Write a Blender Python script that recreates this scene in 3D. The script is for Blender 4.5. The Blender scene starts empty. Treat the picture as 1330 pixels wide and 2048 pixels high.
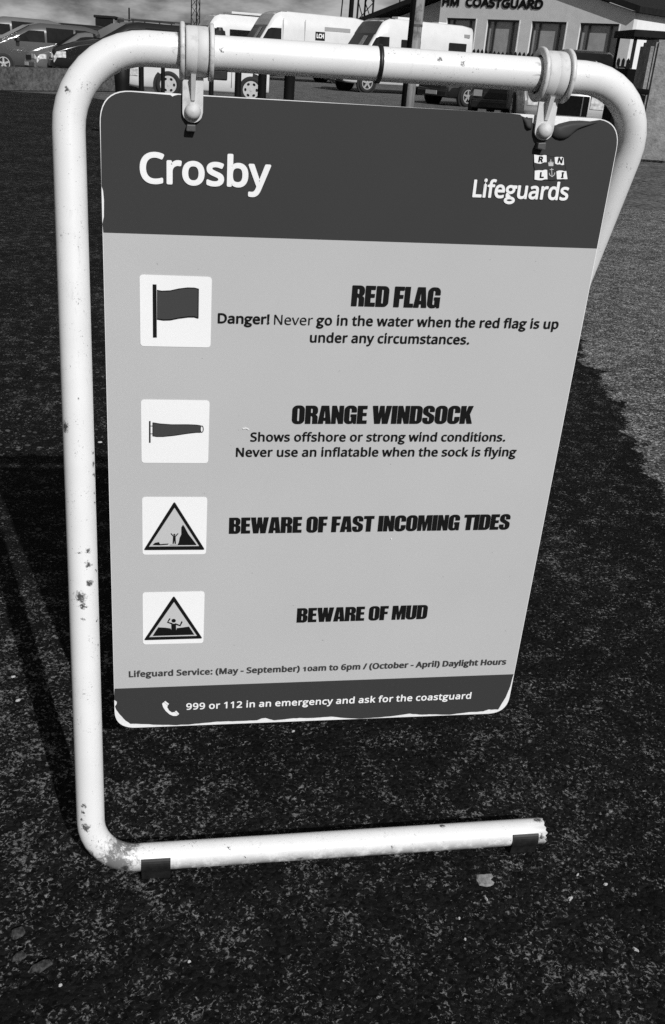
import bpy, bmesh, math, random
from mathutils import Vector, Matrix, geometry, noise
random.seed(7)
C = bpy.context.scene
COL = C.collection
# ---------------------------------------------------------------- camera, sky, sun, exposure
FOC, CX, CY = 1923.7, 591.74, 1019.1
YAW, PIT, ROL = 0.166777, 0.440218, 0.0665188
CAM = Vector((0.0517632, -1.1493427, 1.0))
_f0 = Vector((math.sin(YAW), math.cos(YAW), 0)); _r0 = Vector((math.cos(YAW), -math.sin(YAW), 0)); _u0 = Vector((0, 0, 1))
FWD = _f0 * math.cos(PIT) - _u0 * math.sin(PIT)
_u1 = _u0 * math.cos(PIT) + _f0 * math.sin(PIT)
RGT = _r0 * math.cos(ROL) + _u1 * math.sin(ROL)
UPV = -_r0 * math.sin(ROL) + _u1 * math.cos(ROL)
cd = bpy.data.cameras.new('camera'); cam = bpy.data.objects.new('camera', cd); COL.objects.link(cam)
M = Matrix.Identity(4)
for i in range(3):
    M[i][0], M[i][1], M[i][2], M[i][3] = RGT[i], UPV[i], -FWD[i], CAM[i]
cam.matrix_world = M
cd.sensor_fit = 'AUTO'; cd.sensor_width = 36.0; cd.lens = FOC / 2048 * 36
cd.shift_x = (665 - CX) / 2048; cd.shift_y = -(1024 - CY) / 2048
cd.clip_start = 0.02; cd.clip_end = 4000
C.camera = cam

SUNV = Vector((0.37, -1.26, 1.0)).normalized()          # towards the sun
sl = bpy.data.lights.new('sun', 'SUN'); sl.energy = 4.0; sl.angle = math.radians(0.5); sl.color = (1, 1, 1)
so = bpy.data.objects.new('sun', sl); COL.objects.link(so)
so.rotation_euler = SUNV.to_track_quat('Z', 'Y').to_euler()

W = bpy.data.worlds.new('World'); C.world = W; W.use_nodes = True
nt = W.node_tree; nt.nodes.clear()
_o = nt.nodes.new('ShaderNodeOutputWorld'); _b = nt.nodes.new('ShaderNodeBackground')
_s = nt.nodes.new('ShaderNodeTexSky'); _s.sky_type = 'NISHITA'; _s.sun_disc = False
_s.sun_elevation = math.asin(SUNV.z); _s.sun_rotation = math.atan2(SUNV.x, SUNV.y)
_bw = nt.nodes.new('ShaderNodeRGBToBW')
_tc = nt.nodes.new('ShaderNodeTexCoord'); _mp = nt.nodes.new('ShaderNodeMapping'); _mp.inputs['Scale'].default_value = (1, 1, 3.2)
_cn = nt.nodes.new('ShaderNodeTexNoise'); _cn.inputs['Scale'].default_value = 13; _cn.inputs['Detail'].default_value = 7; _cn.inputs['Roughness'].default_value = .58
_cr = nt.nodes.new('ShaderNodeMapRange'); _cr.inputs['From Min'].default_value = .38; _cr.inputs['From Max'].default_value = .66
_cr.inputs['To Min'].default_value = .5; _cr.inputs['To Max'].default_value = 2.05
_mu = nt.nodes.new('ShaderNodeMath'); _mu.operation = 'MULTIPLY'
_k = nt.nodes.new('ShaderNodeMath'); _k.operation = 'MINIMUM'; _k.inputs[1].default_value = 3.0
L = nt.links.new
L(_s.outputs[0], _bw.inputs[0]); L(_bw.outputs[0], _k.inputs[0]); L(_k.outputs[0], _mu.inputs[0])
L(_tc.outputs['Generated'], _mp.inputs[0]); L(_mp.outputs[0], _cn.inputs['Vector']); L(_cn.outputs['Fac'], _cr.inputs['Value']); L(_cr.outputs[0], _mu.inputs[1])
L(_mu.outputs[0], _b.inputs['Color']); _b.inputs['Strength'].default_value = 0.075; L(_b.outputs[0], _o.inputs[0])

C.view_settings.view_transform = 'Standard'; C.view_settings.look = 'None'
C.view_settings.exposure = 0.0; C.view_settings.gamma = 1.0
C.cycles.max_bounces = 6; C.cycles.use_denoising = False

# ---------------------------------------------------------------- pixel helpers (photo pixels -> points on real planes)
def ray(px, py): return (FWD * FOC + RGT * (px - CX) - UPV * (py - CY)).normalized()
def on_y(px, py, Y):
    d = ray(px, py); return CAM + d * ((Y - CAM.y) / d.y)
def on_z(px, py, Z=0.0):
    d = ray(px, py); return CAM + d * ((Z - CAM.z) / d.z)
def at(px, py, D):                                       # at forward distance D
    d = ray(px, py); return CAM + d * (D / d.dot(_f0))
def horizon(px): return CY + (FWD.z * FOC + RGT.z * (px - CX)) / UPV.z
def spot(px, D):                                         # ground point under picture column px at distance D
    p = at(px, horizon(px), D); p.z = 0; return p
def pp(px, py):                                          # panel coordinates
    v = on_y(px, py, 0.0); return (v.x, v.z)

# ---------------------------------------------------------------- materials
def srgb(v):
    v /= 255.0
    return v / 12.92 if v <= .04045 else ((v + .055) / 1.055) ** 2.4
class NM:
    def __init__(s, name, rough=.6, metal=0.0, spec=.5):
        s.m = bpy.data.materials.new(name); s.m.use_nodes = True; s.t = s.m.node_tree; s.p = s.t.nodes['Principled BSDF']
        s.p.inputs['Roughness'].default_value = rough; s.p.inputs['Metallic'].default_value = metal
        s.p.inputs['Specular IOR Level'].default_value = spec
    def n(s, typ, **kw):
        a = s.t.nodes.new(typ)
        for k, v in kw.items():
            if k in a.inputs: a.inputs[k].default_value = v
            else: setattr(a, k, v)
        return a
    def l(s, a, b): s.t.links.new(a, b)
    def coord(s, obj=True):
        if not hasattr(s, '_tc'): s._tc = s.n('ShaderNodeTexCoord')
        return s._tc.outputs['Object']
    def noise(s, scale, detail=4, rough=.55, vec=None, dist=0.0):
        a = s.n('ShaderNodeTexNoise', Scale=scale, Detail=detail, Roughness=rough, Distortion=dist); s.l(vec or s.coord(), a.inputs['Vector']); return a.outputs['Fac']
    def rng(s, v, a, b, c=0.0, d=1.0):
        m = s.n('ShaderNodeMapRange'); m.inputs['From Min'].default_value = a; m.inputs['From Max'].default_value = b
        m.inputs['To Min'].default_value = c; m.inputs['To Max'].default_value = d; s.l(v, m.inputs['Value']); return m.outputs[0]
    def math(s, op, a, b=None):
        m = s.n('ShaderNodeMath', operation=op)
        for i, v in enumerate((a, b)):
            if v is None: continue
            if isinstance(v, (int, float)): m.inputs[i].default_value = v
            else: s.l(v, m.inputs[i])
        return m.outputs[0]
    def mix(s, f, a, b):                                 # values
        m = s.n('ShaderNodeMix', data_type='FLOAT')
        for i, v in ((0, f), (2, a), (3, b)):
            if isinstance(v, (int, float)): m.inputs[i].default_value = v
            else: s.l(v, m.inputs[i])
        return m.outputs[0]
    def grey(s, v):
        if isinstance(v, (int, float)): s.p.inputs['Base Color'].default_value = (v, v, v, 1)
        else: s.l(v, s.p.inputs['Base Color'])
    def bump(s, h, strength=.3, dist=.001):
        b = s.n('ShaderNodeBump', Strength=strength, Distance=dist); s.l(h, b.inputs['Height']); s.l(b.outputs[0], s.p.inputs['Normal'])
def plain(name, v, rough=.6, metal=0.0, var=.12, scale=30, spec=.5):
    m = NM(name, rough, metal, spec)
    m.grey(m.rng(m.noise(scale), .3, .7, v * (1 - var), v * (1 + var))); return m.m

M_ = {}
# white painted tube with rust spots, scuffs and grime
SPOTS = [  # photo pixel, distance-plane y, radius (m)
    (130, 853, -.073, .0095), (158, 800, -.068, .0025), (175, 1103, -.1, .005), (158, 1104, -.1, .003), (177, 1130, -.103, .006), (178, 1165, -.107, .006),
    (160, 1194, -.112, .010), (166, 1212, -.114, .006), (165, 1238, -.117, .003), (168, 1612, -.178, .005), (172, 1655, -.183, .008), (168, 1388, -.15, .002),
    (133, 178, -.01, .005), (136, 292, -.02, .0025), (885, 1652, -.195, .006), (785, 1695, -.195, .003), (459, 1695, -.195, .003), (490, 1715, -.195, .0025),
    (222, 1705, -.19, .010), (250, 1738, -.19, .007), (1075, 1640, -.19, .008), (880, 118, -.018, .0035), (926, 126, -.018, .0045), (600, 1718, -.19, .005)]
SEGS = [(Vector((-.033, 0, .997)), Vector((-.026, -.178, .024))), (Vector((-.033, 0, .997)), Vector((.633, 0, .997))), (Vector((-.026, -.178, .024)), Vector((.6, -.172, .024)))]
def on_tube(px, py):                                     # where a picture ray first meets the tube
    d = ray(px, py); best = (9, None)
    for i in range(700):
        p = CAM + d * (.8 + i * .001)
        for a, b in SEGS:
            t = max(0, min(1, (p - a).dot(b - a) / (b - a).length_squared)); r = (p - a.lerp(b, t)).length
            if r < .0178: return p
            if r < best[0]: best = (r, p)
    return best[1]
SPOTS += [(186, 905, 0, .004), (187, 928, 0, .0045), (188, 950, 0, .004), (189, 985, 0, .003), (190, 1005, 0, .0035), (192, 1140, 0, .003), (194, 1240, 0, .003), (196, 1290, 0, .003), (165, 1625, 0, .003),
          (335, 1740, 0, .004), (700, 1718, 0, .005), (820, 1708, 0, .003), (640, 1722, 0, .003), (210, 1640, 0, .004), (1082, 1675, 0, .006), (165, 1640, 0, .004), (240, 1690, 0, .006), (445, 100, 0, .003)]
def tube_paint():
    m = NM('white_paint', .34); co = m.coord()
    base = m.rng(m.noise(14, 3), .3, .7, .70, .76)
    fine = m.noise(420, 3, .7); mid = m.noise(130, 5, .65)
    acc = None
    wob = m.n('ShaderNodeTexNoise', Scale=210.0, Detail=5.0, Roughness=.7); m.l(co, wob.inputs['Vector'])
    wv = m.n('ShaderNodeVectorMath', operation='SUBTRACT'); m.l(wob.outputs['Color'], wv.inputs[0]); wv.inputs[1].default_value = (.5, .5, .5)
    ws = m.n('ShaderNodeVectorMath', operation='SCALE'); m.l(wv.outputs[0], ws.inputs[0]); ws.inputs['Scale'].default_value = .016
    wa_ = m.n('ShaderNodeVectorMath', operation='ADD'); m.l(co, wa_.inputs[0]); m.l(ws.outputs[0], wa_.inputs[1])
    for (x, y, Y, r) in SPOTS:
        p = on_tube(x, y)
        d = m.n('ShaderNodeVectorMath', operation='DISTANCE'); m.l(wa_.outputs[0], d.inputs[0]); d.inputs[1].default_value = p
        v = m.rng(d.outputs['Value'], r * 1.35, r * .2)
        acc = v if acc is None else m.math('MAXIMUM', acc, v)
    sp = m.rng(m.math('ADD', m.math('MULTIPLY', acc, .62), m.math('MULTIPLY', m.noise(330, 5, .75), .9)), .74, .98)
    # general fine chips: sparse
    chip = m.rng(m.math('MULTIPLY', m.noise(55, 2), m.rng(fine, .4, .7)), .46, .52)
    # grime round the foot bend, clamps and tube ends
    gr = None
    for (q, r) in ((Vector((.016, -.168, .046)), .048), (Vector((0.0, -.178, .02)), .085), (Vector((.1, 0, .999)), .05), (Vector((.305, 0, .999)), .030), (Vector((.5, 0, .999)), .05), (Vector((.612, -.178, .03)), .026)):
        d = m.n('ShaderNodeVectorMath', operation='DISTANCE'); m.l(co, d.inputs[0]); d.inputs[1].default_value = q
        v = m.rng(d.outputs['Value'], r, r * .25)
        gr = v if gr is None else m.math('MAXIMUM', gr, v)
    gr = m.rng(m.math('MULTIPLY', gr, m.noise(85, 6, .75, dist=1.0)), .34, .46)
    g0 = m.n('ShaderNodeSeparateXYZ'); m.l(co, g0.inputs[0])
    low = m.math('MULTIPLY', m.rng(g0.outputs['Z'], .034, .013), m.rng(m.noise(48, 6, .78), .37, .53))
    run = m.n('ShaderNodeMapping'); run.inputs['Scale'].default_value = (1, 1, .12); m.l(co, run.inputs[0])
    st = m.math('MULTIPLY', m.rng(m.noise(150, 5, .7, run.outputs[0]), .58, .74), m.rng(m.noise(7, 4, .6), .50, .68))
    v = m.mix(m.math('MULTIPLY', m.math('MAXIMUM', gr, low), .85), base, .06); v = m.mix(m.math('MULTIPLY', st, .55), v, .16)
    v = m.mix(chip, v, .30); v = m.mix(m.math('MULTIPLY', sp, .93), v, .028)
    m.grey(v); m.bump(m.math('SUBTRACT', m.math('MULTIPLY', fine, .12), sp), .35, .0008)
    return m.m
M_['tube'] = tube_paint()
def dirty(name, v, rough, s=60, amt=.5):
    m = NM(name, rough)
    g = m.rng(m.noise(s, 6, .68), .52, .74)
    m.grey(m.mix(m.math('MULTIPLY', g, amt), m.rng(m.noise(20), .3, .7, v * .93, v * 1.05), v * .25)); return m.m
M_['clamp'] = dirty('grey_plastic', .56, .62, 70, .45)
M_['flange'] = dirty('worn_flange', .60, .45, 160, .75)
M_['rubber'] = plain('black_rubber', .009, .5, 0, .5, 120)
M_['black_metal'] = plain('black_metal', .006, .6, 0, .3, 40, .2)
M_['steel'] = dirty('dull_steel', .07, .5, 200, .7)
def vinyl(name, v, scratch=.0):
    m = NM(name, .55, 0, .15)
    n = m.rng(m.noise(5, 3), .3, .7, v * .975, v * 1.025)
    if scratch:
        co = m.coord(); mp = m.n('ShaderNodeMapping'); mp.inputs['Scale'].default_value = (1, 1, .35); m.l(co, mp.inputs[0])
        s = m.rng(m.noise(9, 7, .75, mp.outputs[0], .6), .62, .80)
        t = m.rng(m.noise(150, 2, .5), .745, .77)
        n = m.mix(m.math('MULTIPLY', s, .20), n, v * .55); n = m.mix(m.math('MULTIPLY', t, scratch), n, v * .4)
    m.grey(n); return m.m
M_['header'] = vinyl('dark_grey_vinyl', .0405); M_['body'] = vinyl('light_grey_vinyl', .455, .5)
M_['white_v'] = vinyl('white_vinyl', .80); M_['black_v'] = vinyl('black_vinyl', .0065); M_['dk_text'] = vinyl('grey_lettering', .045)
M_['pic_grey'] = vinyl('grey_pictogram', .050); M_['tri_grey'] = vinyl('pale_pictogram', .50)
M_['substrate'] = dirty('chipped_white_board', .80, .5, 240, .35)

def aspalt_nodes(m, dark, light, clump, cover, s1):
    co = m.coord()
    vo = m.n('ShaderNodeTexVoronoi', Scale=s1 * 1.1, Randomness=1.0); m.l(co, vo.inputs['Vector'])
    g = m.n('ShaderNodeRGBToBW'); m.l(vo.outputs['Color'], g.inputs[0])
    n1 = m.noise(s1, 5, .70, None, .9); n2 = m.noise(s1 * .13, 4, .6); n3 = m.noise(2.3, 4, .6); n4 = m.noise(s1 * 4, 2, .6)
    base = m.math('MULTIPLY', m.rng(g.outputs[0], .15, .95, dark * .4, dark * 1.8), m.rng(n3, .3, .7, .75, 1.3))
    t = m.math('ADD', m.math('ADD', n1, m.math('MULTIPLY', m.math('SUBTRACT', n2, .5), clump)), m.math('MULTIPLY', m.math('SUBTRACT', n3, .5), clump * .35))
    du = m.n('ShaderNodeVectorMath', operation='DISTANCE'); m.l(co, du.inputs[0]); du.inputs[1].default_value = (-.26, .22, 0)
    t = m.math('ADD', t, m.rng(du.outputs['Value'], .62, .05, 0.0, .062))
    fl = m.rng(t, .5 + cover, .5 + cover + .08)
    tone = m.math('MULTIPLY', m.rng(m.noise(s1 * .5, 3), .3, .7, light * .45, light * 1.3), m.rng(n4, .3, .7, .65, 1.3))
    return m.mix(fl, base, tone), m.math('ADD', m.math('MULTIPLY', vo.outputs['Distance'], -.6), m.math('MULTIPLY', n1, 1.2)), n1
def asphalt(name, dark, light, clump=.5, cover=.07, s1=115.0, bumpd=.007):
    m = NM(name, .95, 0, .08); v, h, _ = aspalt_nodes(m, dark, light, clump, cover, s1)
    m.grey(v); m.bump(h, .7, bumpd); return m.m
AS = (.0070, .185, .42, .078, 165.0)
def path_blend():                                        # rough old tarmac crumbling into the darker surface at its edge
    m = NM('pale_tarmac', .95, 0, .08)
    va, ha, _ = aspalt_nodes(m, *AS); vb, hb, nb_ = aspalt_nodes(m, .055, .46, .25, .015, 120.0)
    at_ = m.n('ShaderNodeAttribute', attribute_name='edge')
    e = m.math('ADD', at_.outputs['Fac'], m.math('ADD', m.math('MULTIPLY', m.math('SUBTRACT', m.noise(14, 5, .7), .5), .85), m.math('MULTIPLY', m.math('SUBTRACT', m.noise(70, 4, .7), .5), .5)))
    f = m.rng(e, .44, .56)
    ck = m.math('MULTIPLY', m.rng(e, .36, .42), m.rng(e, .50, .46))
    v = m.mix(f, va, vb); v = m.mix(m.math('MULTIPLY', ck, .92), v, .004)
    m.grey(v); m.bump(m.mix(f, ha, hb), .9, .008); return m.m
M_['asphalt'] = asphalt('dark_asphalt', *AS)
M_['path'] = path_blend()
M_['carpark'] = asphalt('car_park_tarmac', .085, .17, .5, .03, 30.0, .01)
def pebbled(name, v, sc=24, lo=.35, hi=1.5):
    m = NM(name, .9, 0, .1)
    m.grey(m.math('ADD', m.rng(m.noise(sc, 5, .8), .3, .7, v * lo, v * hi), m.rng(m.noise(2, 3), .3, .7, -v * .2, v * .2))); m.bump(m.noise(40, 4), .6, .02); return m.m
M_['pebble'] = pebbled('pebbledash', .085, 11, .25, 1.8)
M_['conc'] = pebbled('weathered_concrete', .23, 9, .6, 1.35)
M_['render'] = plain('rendered_wall', .64, .9, 0, .06, 3)
M_['render_w'] = plain('white_rendered_wall', .80, .9, 0, .05, 3)
M_['roof'] = plain('slate_roof', .014, .9, 0, .3, 5, .15)
M_['dframe'] = plain('dark_window_frame', .02, .5)
M_['blind'] = plain('grey_blind', .34, .5, 0, .1, 4)
M_['glass'] = plain('dark_glass', .010, .06, 0, .3, 4)
M_['tyre'] = plain('tyre_rubber', .012, .8)
M_['rim'] = plain('alloy', .62, .35, .6, .1)
M_['hub'] = plain('silver_hubcap', .50, .4, .1, .1)
M_['lamp'] = plain('headlamp_glass', .55, .12, 0, .45, 14)
M_['lamp_half'] = plain('clear_lamp', .25, .12); M_['lamp_dim'] = plain('tinted_lamp', .06, .15); M_['void'] = plain('matt_black', .0045, .9, 0, .3, 20, .1)
M_['plate'] = plain('plate_white', .45, .5)
M_['trim'] = plain('black_trim', .015, .5)
M_['chrome'] = plain('chrome', .6, .2, .9)
M_['sticker'] = plain('grey_sticker', .28, .6)
M_['bark'] = None
def paint(name, v, rough=.22, metal=0.0):
    m = NM(name, rough, metal); m.p.inputs['Coat Weight'].default_value = .6; m.p.inputs['Coat Roughness'].default_value = .05
    m.grey(m.rng(m.noise(2.5), .3, .7, v * .95, v * 1.05)); return m.m
M_['p_pale'] = paint('pale_car_paint', .48, .3); M_['cab_grey'] = paint('cab_front_grey', .30, .4); M_['p_white'] = paint('white_car_paint', .66, .3); M_['p_silver'] = paint('silver_car_paint', .22, .2, .5); M_['p_grey'] = paint('grey_car_paint', .12, .2, .45)
M_['p_black'] = paint('black_car_paint', .012); M_['p_dark'] = paint('dark_car_paint', .028)
def wood(name):
    m = NM(name, .85); co = m.coord(); mp = m.n('ShaderNodeMapping'); mp.inputs['Scale'].default_value = (6, 6, .5); m.l(co, mp.inputs[0])
    a = m.noise(5, 6, .7, mp.outputs[0]); b = m.rng(m.noise(3.2, 4, .7), .50, .66)
    m.grey(m.mix(m.math('MULTIPLY', b, .85), m.rng(a, .3, .7, .14, .34), .03)); return m.m
M_['pole'] = wood('weathered_timber')
M_['chip'] = plain('pale_shell', .42, .6, 0, .2, 200); M_['stone'] = plain('pale_stone', .20, .8, 0, .4, 220)
M_['stone2'] = plain('grey_stone', .045, .95, 0, .8, 260, .05)

# ---------------------------------------------------------------- object helpers
def obj(name, bm, mat, parent=None, smooth=False, loc=None):
    me = bpy.data.meshes.new(name)
    if smooth:
        for f in bm.faces: f.smooth = True
    bm.to_mesh(me); bm.free()
    o = bpy.data.objects.new(name, me); COL.objects.link(o)
    if mat: me.materials.append(M_[mat] if isinstance(mat, str) else mat)
    if parent: o.parent = parent
    if loc is not None: o.location = loc
    return o
def thing(name, label, cat, loc=(0, 0, 0), rotz=0.0, group=None):
    o = bpy.data.objects.new(name, None); COL.objects.link(o); o.location = loc; o.rotation_euler = (0, 0, rotz); o.empty_display_size = .05
    tag(o, label, cat, group); return o
def tag(o, label, cat, group=None):
    o['label'] = label; o['category'] = cat
    if group: o['group'] = group
    return o
def box(bm, x0, x1, y0, y1, z0, z1, bev=0.0):
    r = bmesh.ops.create_cube(bm, size=1.0)
    for v in r['verts']:
        v.co = Vector(((x0 + x1) / 2 + v.co.x * (x1 - x0), (y0 + y1) / 2 + v.co.y * (y1 - y0), (z0 + z1) / 2 + v.co.z * (z1 - z0)))
    if bev:
        es = list({e for v in r['verts'] for e in v.link_edges})
        bmesh.ops.bevel(bm, geom=es, offset=bev, segments=2, affect='EDGES', profile=.6)
    return bm
def bbox(*a, **k): return box(bmesh.new(), *a, **k)
def cyl(bm, p0, p1, r0, r1=None, n=20, caps=True):
    p0, p1 = Vector(p0), Vector(p1); r1 = r0 if r1 is None else r1
    d = (p1 - p0).normalized(); a = d.orthogonal().normalized(); b = d.cross(a)
    A = [bm.verts.new(p0 + (a * math.cos(t) + b * math.sin(t)) * r0) for t in [2 * math.pi * i / n for i in range(n)]]
    B = [bm.verts.new(p1 + (a * math.cos(t) + b * math.sin(t)) * r1) for t in [2 * math.pi * i / n for i in range(n)]]
    for i in range(n): bm.faces.new((A[i], A[(i + 1) % n], B[(i + 1) % n], B[i]))
    if caps: bm.faces.new(A[::-1]); bm.faces.new(B)
    return bm
def lathe(bm, prof, origin, axis, n=40, closed=False):      # prof: (distance along the axis, radius)
    ax = Vector(axis).normalized(); a = ax.orthogonal().normalized(); b = ax.cross(a); O = Vector(origin)
    rings = [[bm.verts.new(O + ax * h + (a * math.cos(2 * math.pi * i / n) + b * math.sin(2 * math.pi * i / n)) * max(r, 1e-5)) for i in range(n)] for h, r in prof]
    m = len(rings)
    for k in range(m if closed else m - 1):
        R0, R1 = rings[k], rings[(k + 1) % m]
        for i in range(n): bm.faces.new((R0[i], R0[(i + 1) % n], R1[(i + 1) % n], R1[i]))
    bmesh.ops.recalc_face_normals(bm, faces=bm.faces)
    return bm
def sweep(bm, pts, r, n=28, cap0=True, cap1=True, rfun=None):
    pts = [Vector(p) for p in pts]; rings = []; a = None
    for i, p in enumerate(pts):
        t = (pts[min(i + 1, len(pts) - 1)] - pts[max(i - 1, 0)]).normalized()
        a = t.orthogonal().normalized() if a is None else (a - t * a.dot(t)).normalized()
        b = t.cross(a); rr = r if rfun is None else rfun(i, p)
        rings.append([bm.verts.new(p + (a * math.cos(2 * math.pi * k / n) + b * math.sin(2 * math.pi * k / n)) * rr) for k in range(n)])
    for R0, R1 in zip(rings, rings[1:]):
        for k in range(n): bm.faces.new((R0[k], R0[(k + 1) % n], R1[(k + 1) % n], R1[k]))
    if cap0: bm.faces.new(rings[0][::-1])
    if cap1: bm.faces.new(rings[-1])
    bmesh.ops.recalc_face_normals(bm, faces=bm.faces)
    return rings
def poly_mesh(bm, loops, place, thick=None):
    """loops: list of 2-D outlines (holes allowed); place(u, v, k) gives the 3-D point, k = 0 front / 1 back"""
    tri = geometry.tessellate_polygon([[Vector((u, v, 0)) for u, v in lp] for lp in loops])
    flat = [p for lp in loops for p in lp]
    F = [bm.verts.new(place(u, v, 0)) for u, v in flat]
    for t in tri:
        try: bm.faces.new([F[i] for i in t])
        except ValueError: pass
    if thick:
        B = [bm.verts.new(place(u, v, 1)) for u, v in flat]; k = 0
        for t in tri:
            try: bm.faces.new([B[i] for i in t[::-1]])
            except ValueError: pass
        for lp in loops:
            n = len(lp)
            for i in range(n):
                bm.faces.new((F[k + i], F[k + (i + 1) % n], B[k + (i + 1) % n], B[k + i]))
            k += n
        bmesh.ops.recalc_face_normals(bm, faces=bm.faces)
    return bm
def rrect(x0, y0, x1, y1, r, n=6):
    out = []
    for cx, cy, a0 in ((x1 - r, y1 - r, 0), (x0 + r, y1 - r, 90), (x0 + r, y0 + r, 180), (x1 - r, y0 + r, 270)):
        for i in range(n + 1):
            a = math.radians(a0 + 90 * i / n); out.append((cx + r * math.cos(a), cy + r * math.sin(a)))
    return out
def round_poly(pts, r, n=5):                              # polygon with rounded corners
    out = []; m = len(pts)
    for i in range(m):
        p, a, b = Vector(pts[i]), Vector(pts[i - 1]), Vector(pts[(i + 1) % m])
        ri = r[i] if isinstance(r, (list, tuple)) else r
        if ri <= 0: out.append(tuple(p)); continue
        ua, ub = (a - p), (b - p); k = min(ri, ua.length * .5, ub.length * .5)
        p0, p1 = p + ua.normalized() * k, p + ub.normalized() * k
        for j in range(n + 1):
            t = j / n; q = p0 * (1 - t) ** 2 + p * 2 * t * (1 - t) + p1 * t * t; out.append((q.x, q.y))
    return out

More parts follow.
